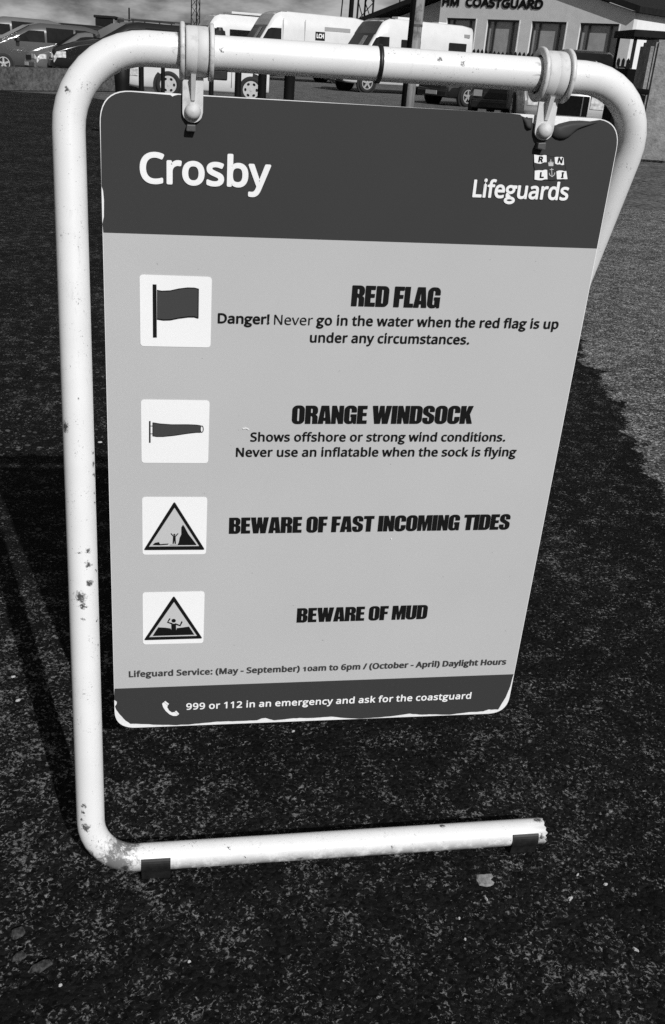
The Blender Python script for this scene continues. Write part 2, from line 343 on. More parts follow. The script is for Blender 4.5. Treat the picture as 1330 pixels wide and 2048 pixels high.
# ---------------------------------------------------------------- lettering
GLYPHS = {}
for line in r"""!216|131,161 85,161 65,573 151,573;58,43 59,61 64,75 72,85 88,94 107,97 126,94 142,85 151,75 156,61 157,43 156,26 151,12 142,2 126,-8 107,-11 88,-8 72,2 64,12 59,26
(241|32,220 33,246 34,272 37,297 40,323 45,348 50,373 57,397 64,421 73,445 83,468 95,490 107,512 120,533 134,553 150,573 217,573 199,547 182,521 167,493 154,465 142,436 132,407 123,376 116,346 111,315 107,284 104,252 103,221 104,196 106,171 108,147 112,122 116,98 122,74 128,50 136,26 145,3 154,-20 164,-42 176,-64 188,-85 201,-106 216,-127 150,-127 134,-107 120,-88 107,-67 95,-46 83,-24 73,-1 64,22 57,45 50,69 45,94 40,119 37,144 34,169 33,194
)241|209,220 208,194 207,169 204,144 201,119 196,94 191,69 184,45 176,22 167,-1 158,-24 147,-46 134,-67 121,-88 106,-107 91,-127 25,-127 39,-106 52,-85 65,-64 76,-42 87,-20 96,3 105,26 112,50 119,74 124,98 129,122 133,147 135,171 137,196 137,221 137,246 135,271 133,296 129,321 124,346 119,370 112,394 105,418 96,442 87,465 76,488 65,510 52,532 39,552 24,573 91,573 106,553 121,533 134,512 147,490 158,468 167,445 176,421 184,397 191,373 196,348 201,323 204,297 207,272 208,246
-258|32,184 32,246 226,246 226,184
.215|58,43 59,61 64,75 72,85 88,94 107,97 126,94 142,85 151,75 156,61 157,43 156,26 151,12 142,2 126,-8 107,-11 88,-8 72,2 64,12 59,26
/298|290,573 77,0 8,0 221,573
0459|419,287 419,260 418,234 416,209 413,185 409,163 403,137 395,112 386,90 376,70 363,52 349,37 334,23 316,12 297,3 276,-3 253,-7 229,-8 198,-6 170,1 145,12 122,27 103,47 86,70 71,98 60,129 52,156 47,186 43,217 40,251 39,287 40,323 42,357 46,389 51,418 58,446 69,477 83,504 99,527 119,547 141,562 167,573 196,579 229,581 259,579 287,573 313,562 335,547 355,527 372,504 387,477 399,446 405,423 410,399 414,373 417,346 419,317;110,287 110,257 112,228 114,202 117,178 121,156 128,132 137,111 147,93 159,78 178,64 202,55 229,52 256,55 279,64 298,78 310,92 320,110 329,131 336,156 340,178 344,202 346,228 348,257 348,287 348,317 346,346 344,372 340,396 336,417 329,442 320,463 310,481 298,495 279,510 256,518 229,521 202,518 178,510 159,495 147,481 137,463 128,442 121,417 117,396 114,372 112,346 110,317
1459|285,0 216,0 216,400 216,439 217,470 219,499 207,487 196,477 169,455 108,405 71,452 226,573 285,573
2459|417,0 38,0 38,59 188,210 209,231 228,251 246,270 261,287 280,309 295,331 306,353 315,376 320,399 322,424 318,453 309,477 294,496 273,510 249,518 221,520 194,519 169,514 147,506 126,495 104,482 83,466 45,513 60,526 77,537 94,548 113,557 132,565 153,572 174,577 197,580 221,581 246,579 270,576 293,570 313,562 336,548 356,531 372,510 382,492 388,472 392,451 394,428 393,406 389,385 383,364 375,344 365,324 353,305 340,286 324,267 307,247 288,227 268,207 247,185 128,67 128,64 417,64
6459|44,245 45,269 46,294 48,318 51,342 55,366 60,389 67,412 75,433 84,454 95,474 107,492 121,510 137,525 155,539 174,551 196,562 220,570 246,576 275,579 306,581 324,580 344,579 362,577 377,573 377,513 362,517 344,520 326,522 308,523 281,522 257,518 235,512 216,504 193,491 173,474 158,454 145,431 134,407 127,380 122,359 119,337 116,314 115,291 119,291 128,303 138,315 150,326 163,335 178,343 194,350 213,355 233,357 255,358 279,357 302,353 323,347 342,338 360,327 375,313 389,297 400,279 409,258 416,236 420,211 421,184 420,156 415,129 408,104 399,82 386,61 372,44 355,28 336,15 314,5 291,-2 266,-7 239,-8 212,-6 187,-1 163,7 140,19 119,35 101,54 88,70 77,89 67,110 59,133 52,158 48,185 45,214;238,51 262,53 284,59 303,70 320,84 334,102 343,125 349,153 351,184 350,210 344,233 336,254 324,271 308,285 289,295 267,301 241,303 217,301 195,296 175,287 157,276 143,263 131,248 122,232 117,215 115,198 116,181 119,163 123,146 129,129 137,114 146,99 158,85 170,74 185,64 201,57 219,53
9459|417,328 417,304 415,279 413,255 410,231 406,207 401,183 394,161 387,139 377,118 366,99 354,80 340,63 324,47 306,33 286,21 265,11 241,3 214,-3 185,-7 154,-8 137,-8 117,-6 97,-4 82,0 82,60 97,56 115,53 134,50 152,50 179,51 204,54 226,60 245,68 268,82 287,99 303,118 313,135 322,153 329,172 334,192 339,213 342,235 344,258 346,281 341,281 332,269 322,258 310,247 297,238 282,230 266,223 247,218 227,215 204,214 181,215 158,219 138,226 118,235 101,246 85,260 72,275 61,294 52,314 45,336 41,361 40,387 42,416 46,443 53,468 63,491 76,511 90,529 107,544 127,557 148,568 171,575 196,579 223,581 250,579 275,574 299,565 322,553 342,537 361,518 373,501 384,483 394,462 402,439 409,415 413,388 416,359;223,521 199,519 178,513 159,503 142,488 128,470 118,447 112,420 110,388 112,362 117,339 125,318 137,301 152,287 171,277 193,271 220,269 244,271 266,276 286,285 304,296 318,310 330,325 339,341 344,358 346,374 345,392 342,409 338,426 332,443 324,459 315,474 304,487 291,499 277,508 260,516 242,520
:215|58,43 59,61 64,75 72,85 88,94 107,97 126,94 142,85 151,75 156,61 157,43 156,26 151,12 142,2 126,-8 107,-11 88,-8 72,2 64,12 59,26;58,387 59,405 64,419 72,429 88,438 107,441 126,438 142,429 151,419 156,405 157,387 156,369 151,355 142,345 126,335 107,332 88,335 72,345 64,355 59,369
A512|437,0 368,177 141,177 73,0 0,0 224,575 289,575 512,0;282,415 274,438 263,473 255,500 247,468 238,438 230,415 165,241 346,241
C507|323,517 301,516 280,513 260,508 241,502 217,490 196,474 178,456 166,440 155,423 146,404 139,383 133,361 129,337 126,312 125,286 126,259 129,233 133,208 139,185 147,164 160,139 175,117 192,99 213,83 236,71 262,62 291,57 322,55 347,56 371,58 394,62 416,66 438,72 460,78 460,15 438,8 416,2 393,-2 375,-5 356,-7 335,-8 312,-8 278,-7 247,-2 217,5 191,15 166,28 144,44 124,62 106,82 91,105 78,131 68,158 59,188 54,219 50,252 49,287 50,313 52,337 55,361 60,384 67,406 77,432 89,456 103,478 120,499 138,517 159,534 181,548 206,559 233,569 261,575 292,579 324,581 346,580 367,578 388,576 409,572 435,565 460,557 482,547 453,486 435,494 415,501 394,508 372,513 348,516
D585|536,292 535,261 533,231 528,203 521,177 512,153 501,131 485,106 467,84 447,64 424,47 399,33 376,23 351,15 325,8 297,4 268,1 237,0 78,0 78,573 254,573 288,571 320,567 350,561 378,552 404,540 428,526 450,510 470,491 487,470 502,446 514,420 524,392 531,361 535,328;460,289 459,319 456,346 451,371 444,394 435,415 421,437 404,457 384,474 361,487 336,498 308,505 277,509 244,511 150,511 150,62 228,62 265,63 299,68 329,76 357,87 381,102 402,119 420,140 434,164 446,190 454,220 459,253
G584|326,302 524,302 524,22 501,15 478,8 454,3 431,-1 406,-4 380,-6 352,-8 323,-8 289,-7 256,-2 226,5 199,15 173,28 150,43 129,61 111,81 94,104 81,130 69,157 60,186 54,218 50,251 49,286 50,321 55,354 62,385 71,415 84,442 100,467 117,490 138,510 160,528 186,544 208,555 233,564 259,571 286,577 315,580 346,581 369,580 392,578 415,576 437,572 458,567 478,561 498,554 516,547 489,484 468,493 445,501 421,508 395,513 369,516 342,517 315,516 290,513 267,507 245,499 225,489 202,474 181,455 164,434 150,409 141,388 134,365 128,340 125,314 124,286 125,260 128,234 132,210 138,187 146,166 159,141 175,119 194,100 216,84 236,73 258,65 283,59 310,56 340,55 364,55 385,56 404,59 421,61 437,65 452,68 452,238 326,238
H594|516,0 443,0 443,267 150,267 150,0 78,0 78,573 150,573 150,330 443,330 443,573 516,573
I272|239,0 32,0 32,42 99,57 99,515 32,531 32,573 239,573 239,531 172,515 172,57 239,42
L420|78,0 78,573 150,573 150,64 400,64 400,0
M727|330,0 142,502 139,502 142,461 144,407 144,347 144,0 78,0 78,573 184,573 361,103 364,103 544,573 650,573 650,0 578,0 578,352 579,408 581,460 584,501 581,501 390,0
N609|532,0 447,0 141,476 138,476 141,432 143,378 144,320 144,0 78,0 78,573 161,573 467,99 470,99 468,137 466,193 464,249 464,573 532,573
O626|577,287 577,261 575,236 571,212 567,189 561,166 551,140 540,116 526,94 510,73 493,54 473,38 451,24 428,13 402,4 375,-3 345,-7 314,-8 281,-7 251,-3 222,4 196,13 173,25 151,39 131,55 114,73 98,94 85,116 74,141 65,167 59,189 55,212 51,237 50,262 49,288 50,322 54,355 59,386 67,415 78,442 91,467 106,490 123,510 143,529 166,545 190,558 218,568 247,575 280,580 314,581 348,580 379,576 408,568 434,558 459,545 481,529 501,511 519,490 534,468 547,442 558,415 567,386 573,355 576,322;125,287 126,259 128,233 132,208 138,184 145,163 157,138 171,117 188,98 207,83 230,70 255,62 283,56 314,55 345,56 373,62 398,70 420,83 439,98 456,117 470,138 481,163 488,184 494,208 498,233 500,259 501,287 500,322 496,354 490,384 481,411 470,435 456,457 436,479 412,496 384,508 351,516 314,518 283,516 255,511 230,502 207,490 188,475 171,457 157,435 145,411 138,389 132,366 128,342 126,315
R499|236,573 270,571 301,568 329,562 353,555 375,544 393,532 409,517 422,500 432,481 439,460 443,436 444,410 442,381 437,356 427,334 415,315 401,298 385,285 367,274 349,264 330,257 487,0 403,0 264,237 150,237 150,0 78,0 78,573;232,510 150,510 150,298 236,298 268,299 296,304 319,313 338,325 352,341 362,359 368,381 370,407 368,430 363,450 355,467 343,480 328,491 310,500 287,505 261,509
S440|403,153 401,128 396,106 389,85 378,66 364,49 348,35 328,22 307,11 283,3 257,-3 228,-7 198,-8 177,-8 157,-7 137,-5 118,-2 100,1 83,4 68,9 54,14 41,19 41,88 62,80 86,72 113,65 134,60 156,57 179,55 201,55 228,56 252,60 273,66 290,74 305,85 316,98 324,113 329,129 330,147 329,164 325,180 318,194 308,207 295,218 277,230 261,238 242,247 220,255 196,265 172,274 151,284 131,294 114,305 98,317 85,330 74,344 65,359 57,375 52,393 49,413 48,435 50,457 54,477 61,496 71,513 84,528 99,542 116,553 136,563 157,571 180,576 205,579 231,581 254,580 276,578 297,576 318,572 343,565 367,558 389,549 366,487 346,495 325,502 302,508 278,513 254,516 229,517 207,516 187,513 169,507 155,499 142,489 133,478 126,464 122,450 121,434 122,416 126,400 133,386 143,373 156,362 172,351 187,343 204,335 224,327 246,318 270,309 293,299 313,289 332,279 353,264 371,247 385,228 395,206 401,181
T446|259,0 187,0 187,509 8,509 8,573 437,573 437,509 259,509
U586|513,202 512,173 507,146 500,120 489,95 476,72 459,52 439,35 416,20 395,10 372,2 347,-4 320,-7 290,-8 256,-6 225,-2 196,7 171,18 148,32 128,50 111,71 97,93 86,118 78,144 74,173 72,204 72,573 144,573 144,201 147,168 154,139 165,114 182,93 203,76 228,64 259,57 294,55 319,56 342,59 361,65 379,73 399,88 415,105 427,126 435,149 440,174 442,202 442,573 513,573
a450|231,437 261,436 287,432 311,425 331,415 347,403 364,383 376,358 383,328 385,293 385,0 334,0 320,61 317,61 304,46 292,33 279,22 265,13 250,5 234,-1 216,-5 195,-7 172,-8 148,-7 124,-2 103,6 84,16 68,30 55,48 45,68 39,92 37,119 40,150 50,176 65,199 87,219 106,229 127,238 152,245 179,251 209,255 243,257 316,259 316,285 313,317 306,342 293,359 275,371 253,378 227,380 205,379 183,376 163,370 143,363 124,355 106,347 84,400 104,410 126,419 151,426 170,431 190,434 210,436;252,208 215,205 184,200 159,192 141,182 124,165 113,144 110,119 112,97 120,79 132,66 148,56 167,51 188,49 215,51 238,56 260,66 279,79 295,96 306,117 313,142 315,172 315,210
b493|139,461 138,410 136,389 135,373 139,373 153,390 169,405 189,419 206,427 226,432 248,436 272,437 303,435 331,428 357,417 380,401 401,381 415,361 428,338 437,312 444,283 448,250 449,215 448,186 446,160 441,135 435,112 427,91 415,68 400,48 384,31 365,17 344,6 322,-2 298,-6 272,-8 248,-7 226,-3 206,2 189,10 169,24 153,38 139,55 133,55 119,0 68,0 68,609 139,609;260,379 231,377 207,371 188,361 172,348 159,330 150,308 145,289 142,268 139,244 139,217 139,214 140,184 143,157 148,132 155,111 165,93 181,74 202,61 229,53 261,51 288,53 312,61 332,74 348,93 358,112 366,133 372,158 375,185 376,216 375,247 372,274 366,298 358,320 348,338 331,356 311,368 288,376
c385|241,-8 213,-7 187,-2 162,5 139,15 118,28 99,45 83,65 69,87 60,108 53,131 48,156 45,183 44,213 45,243 48,271 54,297 61,321 71,342 85,365 102,385 121,401 142,415 166,425 191,432 217,436 245,438 267,437 288,435 309,431 328,426 344,421 358,415 337,356 323,361 308,365 292,370 275,373 259,375 244,376 217,374 193,368 172,358 155,343 141,325 131,303 125,284 120,263 118,239 117,213 118,189 120,166 125,145 131,126 141,104 155,86 172,71 191,61 214,55 240,53 262,54 283,56 302,60 319,65 336,71 351,78 351,15 336,8 320,3 304,-2 285,-5 264,-7
d493|221,-8 190,-6 162,1 136,12 113,28 92,48 78,68 65,91 56,117 49,146 45,179 44,214 45,249 49,282 56,311 66,338 78,361 93,381 113,402 137,417 162,429 191,436 221,438 243,437 262,434 280,429 296,423 310,416 323,407 335,397 345,386 354,374 359,374 356,405 355,424 354,438 354,609 425,609 425,0 368,0 358,58 354,58 345,46 335,35 323,24 310,15 296,7 279,1 262,-4 242,-7;232,51 263,53 290,60 311,71 328,88 340,109 348,135 354,165 355,200 355,213 354,244 351,271 346,296 338,318 329,336 313,355 291,369 264,377 231,379 204,376 181,368 162,354 146,334 135,315 127,293 122,269 118,242 117,213 118,183 122,156 127,133 135,111 146,93 162,74 181,61 205,53
e452|234,438 261,436 286,432 308,424 329,414 348,401 364,385 378,367 390,346 399,323 406,299 410,272 411,244 411,201 117,201 120,167 127,137 139,111 154,90 174,74 197,62 224,55 254,52 280,53 305,56 327,60 348,66 370,73 392,82 392,20 370,11 349,4 327,-1 304,-5 279,-7 251,-8 221,-6 194,-2 167,6 143,17 121,31 101,48 85,68 70,91 61,112 53,134 48,158 45,184 44,212 45,239 48,265 53,289 59,312 68,333 81,357 96,378 114,395 134,411 157,423 181,431 207,436;233,380 209,378 188,372 170,362 154,348 140,330 130,309 123,285 119,257 338,257 336,281 333,302 326,322 318,338 306,353 292,364 276,373 256,378
f276|266,375 158,375 158,0 87,0 87,375 12,375 12,408 87,432 87,457 88,483 92,507 97,528 104,547 116,568 132,585 152,597 174,606 199,612 227,613 244,613 259,612 274,609 294,604 310,599 292,544 278,548 262,552 245,555 228,556 206,553 189,545 175,532 166,513 160,489 158,458 158,430 266,430
g493|221,438 248,436 273,431 297,422 319,409 338,393 355,373 359,373 369,430 425,430 425,-7 424,-36 420,-63 413,-88 404,-109 392,-129 378,-146 361,-160 341,-172 318,-181 293,-187 264,-191 233,-192 210,-192 188,-191 167,-189 147,-186 122,-180 99,-174 78,-165 78,-100 99,-110 123,-118 149,-125 170,-129 191,-132 214,-133 237,-134 263,-132 286,-126 306,-116 324,-101 337,-84 347,-63 353,-39 355,-13 355,4 356,32 358,57 354,57 338,37 320,21 299,8 275,-1 250,-6 221,-8 189,-6 160,1 134,13 111,29 91,51 77,71 65,95 56,121 49,149 45,180 44,214 45,247 49,278 56,306 65,332 77,356 91,377 111,399 134,416 160,428 189,435;230,379 207,376 187,370 169,359 153,344 140,326 130,303 125,284 120,262 118,239 117,213 118,183 122,156 128,131 136,110 146,92 163,73 182,60 205,52 232,50 253,51 271,53 288,58 303,65 315,74 326,85 336,98 343,113 349,131 353,151 355,173 356,197 356,214 355,242 353,267 349,289 343,309 332,331 319,348 302,362 281,371 257,377
h496|139,431 138,415 138,399 135,370 140,370 149,385 161,397 174,407 188,416 204,424 221,429 238,434 255,436 273,437 298,436 321,433 342,428 360,421 382,408 399,391 413,370 421,351 426,330 430,306 431,280 431,0 361,0 361,275 359,299 355,321 348,338 338,353 319,367 295,376 265,379 235,377 210,370 189,360 173,347 160,329 150,308 145,289 142,269 139,246 139,222 139,0 68,0 68,609 139,609
i207|139,430 139,0 68,0 68,430;104,591 119,588 133,580 142,566 145,546 142,526 133,512 119,504 104,501 88,504 75,512 66,526 63,546 66,566 75,580 88,588
k428|138,291 137,257 135,221 138,221 152,240 172,264 189,285 326,430 409,430 235,246 421,0 336,0 187,200 138,158 138,0 68,0 68,609 138,609
l207|139,0 68,0 68,609 139,609
m750|540,438 574,436 603,429 628,417 649,401 662,384 672,363 679,339 683,311 685,280 685,0 615,0 615,277 613,308 606,333 594,353 577,367 555,376 528,379 499,376 474,369 454,358 438,342 426,322 418,298 413,270 411,237 411,0 342,0 342,277 341,298 337,317 332,333 325,347 315,359 303,367 289,374 272,377 253,379 227,377 204,370 185,360 170,347 158,329 150,308 145,290 141,269 139,247 139,223 139,0 68,0 68,430 125,430 136,371 140,371 149,385 160,398 173,409 186,418 201,425 217,431 233,435 249,437 266,438 290,437 312,433 332,428 349,420 369,406 386,388 398,366 402,366 414,383 427,398 443,410 461,420 480,428 499,433 519,437
n496|275,438 304,436 331,432 354,424 374,414 391,401 405,384 416,363 424,339 429,311 431,280 431,0 361,0 361,275 359,299 355,321 348,338 338,353 319,367 295,376 265,379 232,376 204,368 182,356 166,338 154,316 146,289 140,258 139,223 139,0 68,0 68,430 125,430 136,371 140,371 150,385 162,398 175,409 190,418 206,425 222,431 239,435 257,437
o485|442,216 441,190 438,165 434,142 428,121 420,101 411,82 400,66 388,51 369,33 348,18 324,7 305,0 285,-4 264,-7 241,-8 214,-6 188,-1 163,7 140,18 119,33 100,51 88,66 77,82 67,101 59,121 52,142 48,165 45,190 44,216 45,243 48,269 53,293 60,316 68,336 81,360 97,380 116,397 137,412 161,423 186,431 214,436 244,438 272,436 299,431 324,423 347,412 368,397 387,380 403,360 417,336 426,316 433,293 438,269 441,243;117,216 118,191 120,169 125,147 130,128 141,105 155,86 172,71 192,59 216,53 243,51 270,53 294,59 314,71 331,86 345,105 356,128 361,147 366,169 368,191 369,216 368,240 365,263 361,284 355,303 345,325 331,344 314,359 294,370 270,376 242,379 212,376 185,368 164,354 147,335 136,317 128,295 122,271 118,245
p493|273,438 303,436 331,429 357,418 380,402 401,383 415,363 428,339 437,313 444,284 448,251 449,216 448,187 446,161 441,136 435,114 427,93 415,69 401,49 384,31 365,17 345,6 322,-2 298,-6 272,-8 251,-7 231,-4 213,1 197,7 182,15 170,24 158,33 148,44 139,55 134,55 137,20 138,1 139,-16 139,-192 68,-192 68,430 126,430 136,371 139,371 148,383 158,394 170,405 182,414 197,422 213,429 231,434 251,437;260,379 233,377 210,371 190,362 174,349 161,333 152,313 146,295 142,275 140,254 139,229 139,216 139,190 142,167 145,145 150,126 159,103 172,85 188,70 208,59 233,53 261,51 286,53 308,60 326,72 341,88 354,108 364,131 369,150 373,171 375,193 376,217 375,245 372,271 366,294 358,316 348,334 331,354 311,367 288,376
r331|269,438 281,438 295,437 308,435 319,433 310,368 299,370 287,372 275,373 264,374 248,373 232,369 217,363 202,355 189,346 176,334 166,321 156,305 149,289 143,270 140,251 139,229 139,0 68,0 68,430 126,430 134,351 137,351 147,367 158,381 170,395 183,407 198,418 214,426 231,433 249,437
s384|348,119 346,92 339,69 327,49 311,32 292,18 268,6 248,0 226,-4 202,-7 176,-8 148,-7 122,-5 99,-1 78,5 59,11 42,19 42,83 60,75 81,67 104,60 128,54 153,50 178,49 211,51 236,57 256,66 269,79 277,94 280,112 278,128 271,141 264,150 253,158 239,167 222,176 200,185 174,196 148,206 124,217 103,228 84,239 69,252 57,266 48,283 43,302 41,324 44,350 52,372 66,392 85,408 104,419 125,427 149,433 174,437 202,438 228,437 252,434 275,430 298,424 319,417 339,409 315,353 297,360 278,366 258,372 238,377 218,379 197,380 171,379 149,374 131,366 118,356 111,343 108,328 111,312 119,298 127,290 139,282 154,274 172,266 193,256 219,246 245,236 268,226 289,215 306,203 321,191 333,176 341,159 346,140
t289|212,50 228,50 245,53 260,55 272,59 272,5 258,0 240,-4 226,-6 213,-8 200,-8 178,-7 157,-3 138,4 120,13 104,27 91,44 84,60 78,79 75,100 74,125 74,375 13,375 13,409 75,437 103,528 144,528 144,430 269,430 269,375 144,375 144,127 146,103 153,83 163,69 177,58 193,52
u496|427,430 427,0 370,0 359,57 356,57 346,43 334,31 321,20 306,11 290,4 273,-1 256,-5 238,-7 220,-8 195,-7 173,-4 152,1 134,8 112,21 95,38 81,59 73,78 68,99 64,122 63,148 63,430 135,430 135,153 136,129 141,108 148,91 158,76 176,62 200,53 230,51 260,53 285,59 306,69 323,82 336,100 345,121 350,140 354,160 356,182 357,206 357,430
v407|163,0 0,430 75,430 167,176 180,137 193,96 198,78 201,63 204,63 214,96 227,138 241,176 332,430 407,430 244,0
w630|346,243 336,276 328,308 321,335 318,347 316,357 313,357 308,335 302,307 294,275 284,242 207,1 127,1 9,431 82,431 141,201 153,154 163,109 167,90 169,73 172,73 178,97 185,128 193,160 201,188 277,431 354,431 428,188 440,149 451,109 455,90 457,74 460,74 463,89 466,108 477,153 489,201 549,431 621,431 502,1 419,1
y409|1,430 76,430 169,185 184,144 196,105 201,86 205,68 209,68 212,83 217,100 224,121 245,186 333,430 409,430 224,-59 213,-85 201,-108 188,-130 173,-148 157,-164 138,-176 117,-185 94,-191 67,-192 49,-192 34,-190 20,-188 9,-186 9,-130 30,-133 43,-134 56,-135 72,-134 86,-131 99,-126 110,-118 121,-110 130,-99 138,-87 145,-73 152,-59 174,-2""".split('\n'):
    ch = line[0]; adv, rest = line[1:].split('|', 1)
    GLYPHS[ch] = (int(adv), [[tuple(map(int, q.split(','))) for q in lp.split(' ')] for lp in rest.split(';')])
CAPH = 573.0
GLYPHS['i'] = (GLYPHS['i'][0], [[(u, v + (34 if min(q[1] for q in lp) > 430 else 0)) for u, v in lp] for lp in GLYPHS['i'][1]])
def ell(cx, cy, rx, ry, n=22): return [(cx + rx * math.cos(2 * math.pi * i / n), cy + ry * math.sin(2 * math.pi * i / n)) for i in range(n)]
# double-storey g of the lifeguard signs
GLYPHS['g'] = (452, [ell(205, 292, 172, 140), ell(205, 292, 105, 84), ell(212, -88, 202, 116), ell(212, -84, 132, 58),
                     [(88, 190), (170, 160), (150, 120), (165, 92), (250, 26), (110, 0), (58, 52), (62, 118)], [(290, 352), (440, 352), (440, 420), (250, 420)]])
def heavy():
    def arc(cx, cy, r, a0, a1, n=5): return [(cx + r * math.cos(math.radians(a0 + (a1 - a0) * i / n)), cy + r * math.sin(math.radians(a0 + (a1 - a0) * i / n))) for i in range(n + 1)]
    O = rrect(0, -1, 60, 101, 24); OH = rrect(25, 15, 35, 85, 5)
    Cg = arc(36, 77, 24, 0, 90) + arc(24, 77, 24, 90, 180) + arc(24, 23, 24, 180, 270) + arc(36, 23, 24, 270, 360)
    d = {}
    d['O'] = (60, [O, OH])
    d['D'] = (60, [[(0, 0), (0, 100)] + arc(38, 78, 22, 90, 0) + arc(38, 22, 22, 0, -90), rrect(26, 16, 35, 84, 4)])
    d['C'] = (60, [[(60, 61)] + Cg + [(60, 39), (35, 39)] + arc(30, 20, 5, 0, -180, 4) + arc(30, 80, 5, 180, 0, 4) + [(35, 61)]])
    d['G'] = (60, [[(60, 63)] + arc(36, 77, 24, 0, 90) + arc(24, 77, 24, 90, 180) + arc(24, 23, 24, 180, 270) + [(40, 1), (45, 8), (46, 0), (60, 0), (60, 53), (31, 53), (31, 38), (35, 38)] + arc(30, 20, 5, 0, -180, 4) + arc(30, 80, 5, 180, 0, 4) + [(35, 63)]])
    d['R'] = (60, [[(0, 0), (0, 100)] + arc(38, 78, 22, 90, 0) + [(60, 64), (56, 54), (49, 50), (56, 46), (60, 38), (60, 0), (35, 0), (35, 36), (32, 43), (26, 43), (26, 0)], rrect(26, 60, 35, 84, 4)])
    d['B'] = (60, [[(0, 0), (0, 100)] + arc(38, 79, 21, 90, 0) + [(59, 66), (55, 56), (48, 52), (56, 49), (60, 40)] + arc(38, 21, 22, 0, -90), rrect(26, 60, 35, 84, 4), rrect(26, 16, 35, 44, 4)])
    d['E'] = (48, [[(0, 0), (0, 100), (47, 100), (47, 81), (26, 81), (26, 61), (45, 61), (45, 43), (26, 43), (26, 19), (48, 19), (48, 0)]])
    d['F'] = (46, [[(0, 0), (0, 100), (47, 100), (47, 81), (26, 81), (26, 60), (44, 60), (44, 42), (26, 42), (26, 0)]])
    d['L'] = (44, [[(0, 0), (0, 100), (26, 100), (26, 19), (44, 19), (44, 0)]])
    d['I'] = (26, [[(0, 0), (0, 100), (26, 100), (26, 0)]])
    d['T'] = (54, [[(14, 0), (14, 81), (-1, 81), (-1, 100), (55, 100), (55, 81), (40, 81), (40, 0)]])
    d['U'] = (60, [[(0, 100), (25, 100), (25, 20)] + arc(30, 20, 5, 180, 360, 4) + [(35, 100), (60, 100)] + arc(36, 23, 24, 0, -90) + arc(24, 23, 24, -90, -180)])
    d['N'] = (58, [[(0, 0), (0, 100), (22, 100), (36, 54), (36, 100), (58, 100), (58, 0), (35, 0), (22, 46), (22, 0)]])
    d['M'] = (78, [[(0, 0), (0, 100), (31, 100), (39, 46), (47, 100), (78, 100), (78, 0), (56, 0), (56, 64), (46, 0), (32, 0), (22, 64), (22, 0)]])
    d['W'] = (92, [[(13, 0), (-1, 100), (25, 100), (30, 44), (35, 100), (57, 100), (62, 44), (67, 100), (93, 100), (79, 0), (51, 0), (46, 48), (41, 0)]])
    d['A'] = (60, [[(-2, 0), (12, 100), (49, 100), (62, 0), (36, 0), (35, 17), (25, 17), (24, 0)], [(26, 34), (34, 34), (30.5, 80), (29.5, 80)]])
    d['K'] = (60, [[(0, 0), (0, 100), (26, 100), (26, 58), (36, 100), (61, 100), (47, 52), (63, 0), (37, 0), (26, 44), (26, 0)]])
    d['S'] = (58, [[(57, 66)] + arc(34, 78, 23, 0, 90) + arc(23, 78, 23, 90, 180) + [(0, 64), (5, 54), (33, 36)] + arc(29, 19, 4.5, 0, -180, 4) + [(24.5, 34), (0, 34)] + arc(23, 22, 23, 180, 270) + arc(35, 22, 23, 270, 360) + [(58, 38), (54, 47), (26, 66)] + arc(29, 81, 4.5, 180, 0, 4) + [(33.5, 66)]])
    return d
HEAVY = heavy()
def layout(text, font, small=(), track=0.0):
    """outlines in font units, and the width"""
    out = []; x = 0.0
    for i, ch in enumerate(text):
        if ch == ' ': x += 22 if font == 'heavy' else 215; continue
        sc = 1.0
        if font == 'heavy': adv, lps = HEAVY[ch]; adv += 4
        else:
            adv, lps = GLYPHS[ch]
            if i in small: sc = .74
        out.append([[(x + u * (.92 if sc < 1 else 1), v * sc) for u, v in lp] for lp in lps]); x += adv * (.92 if sc < 1 else 1) + track
    us = [u for g in out for lp in g for u, v in lp]
    return out, min(us), max(us)
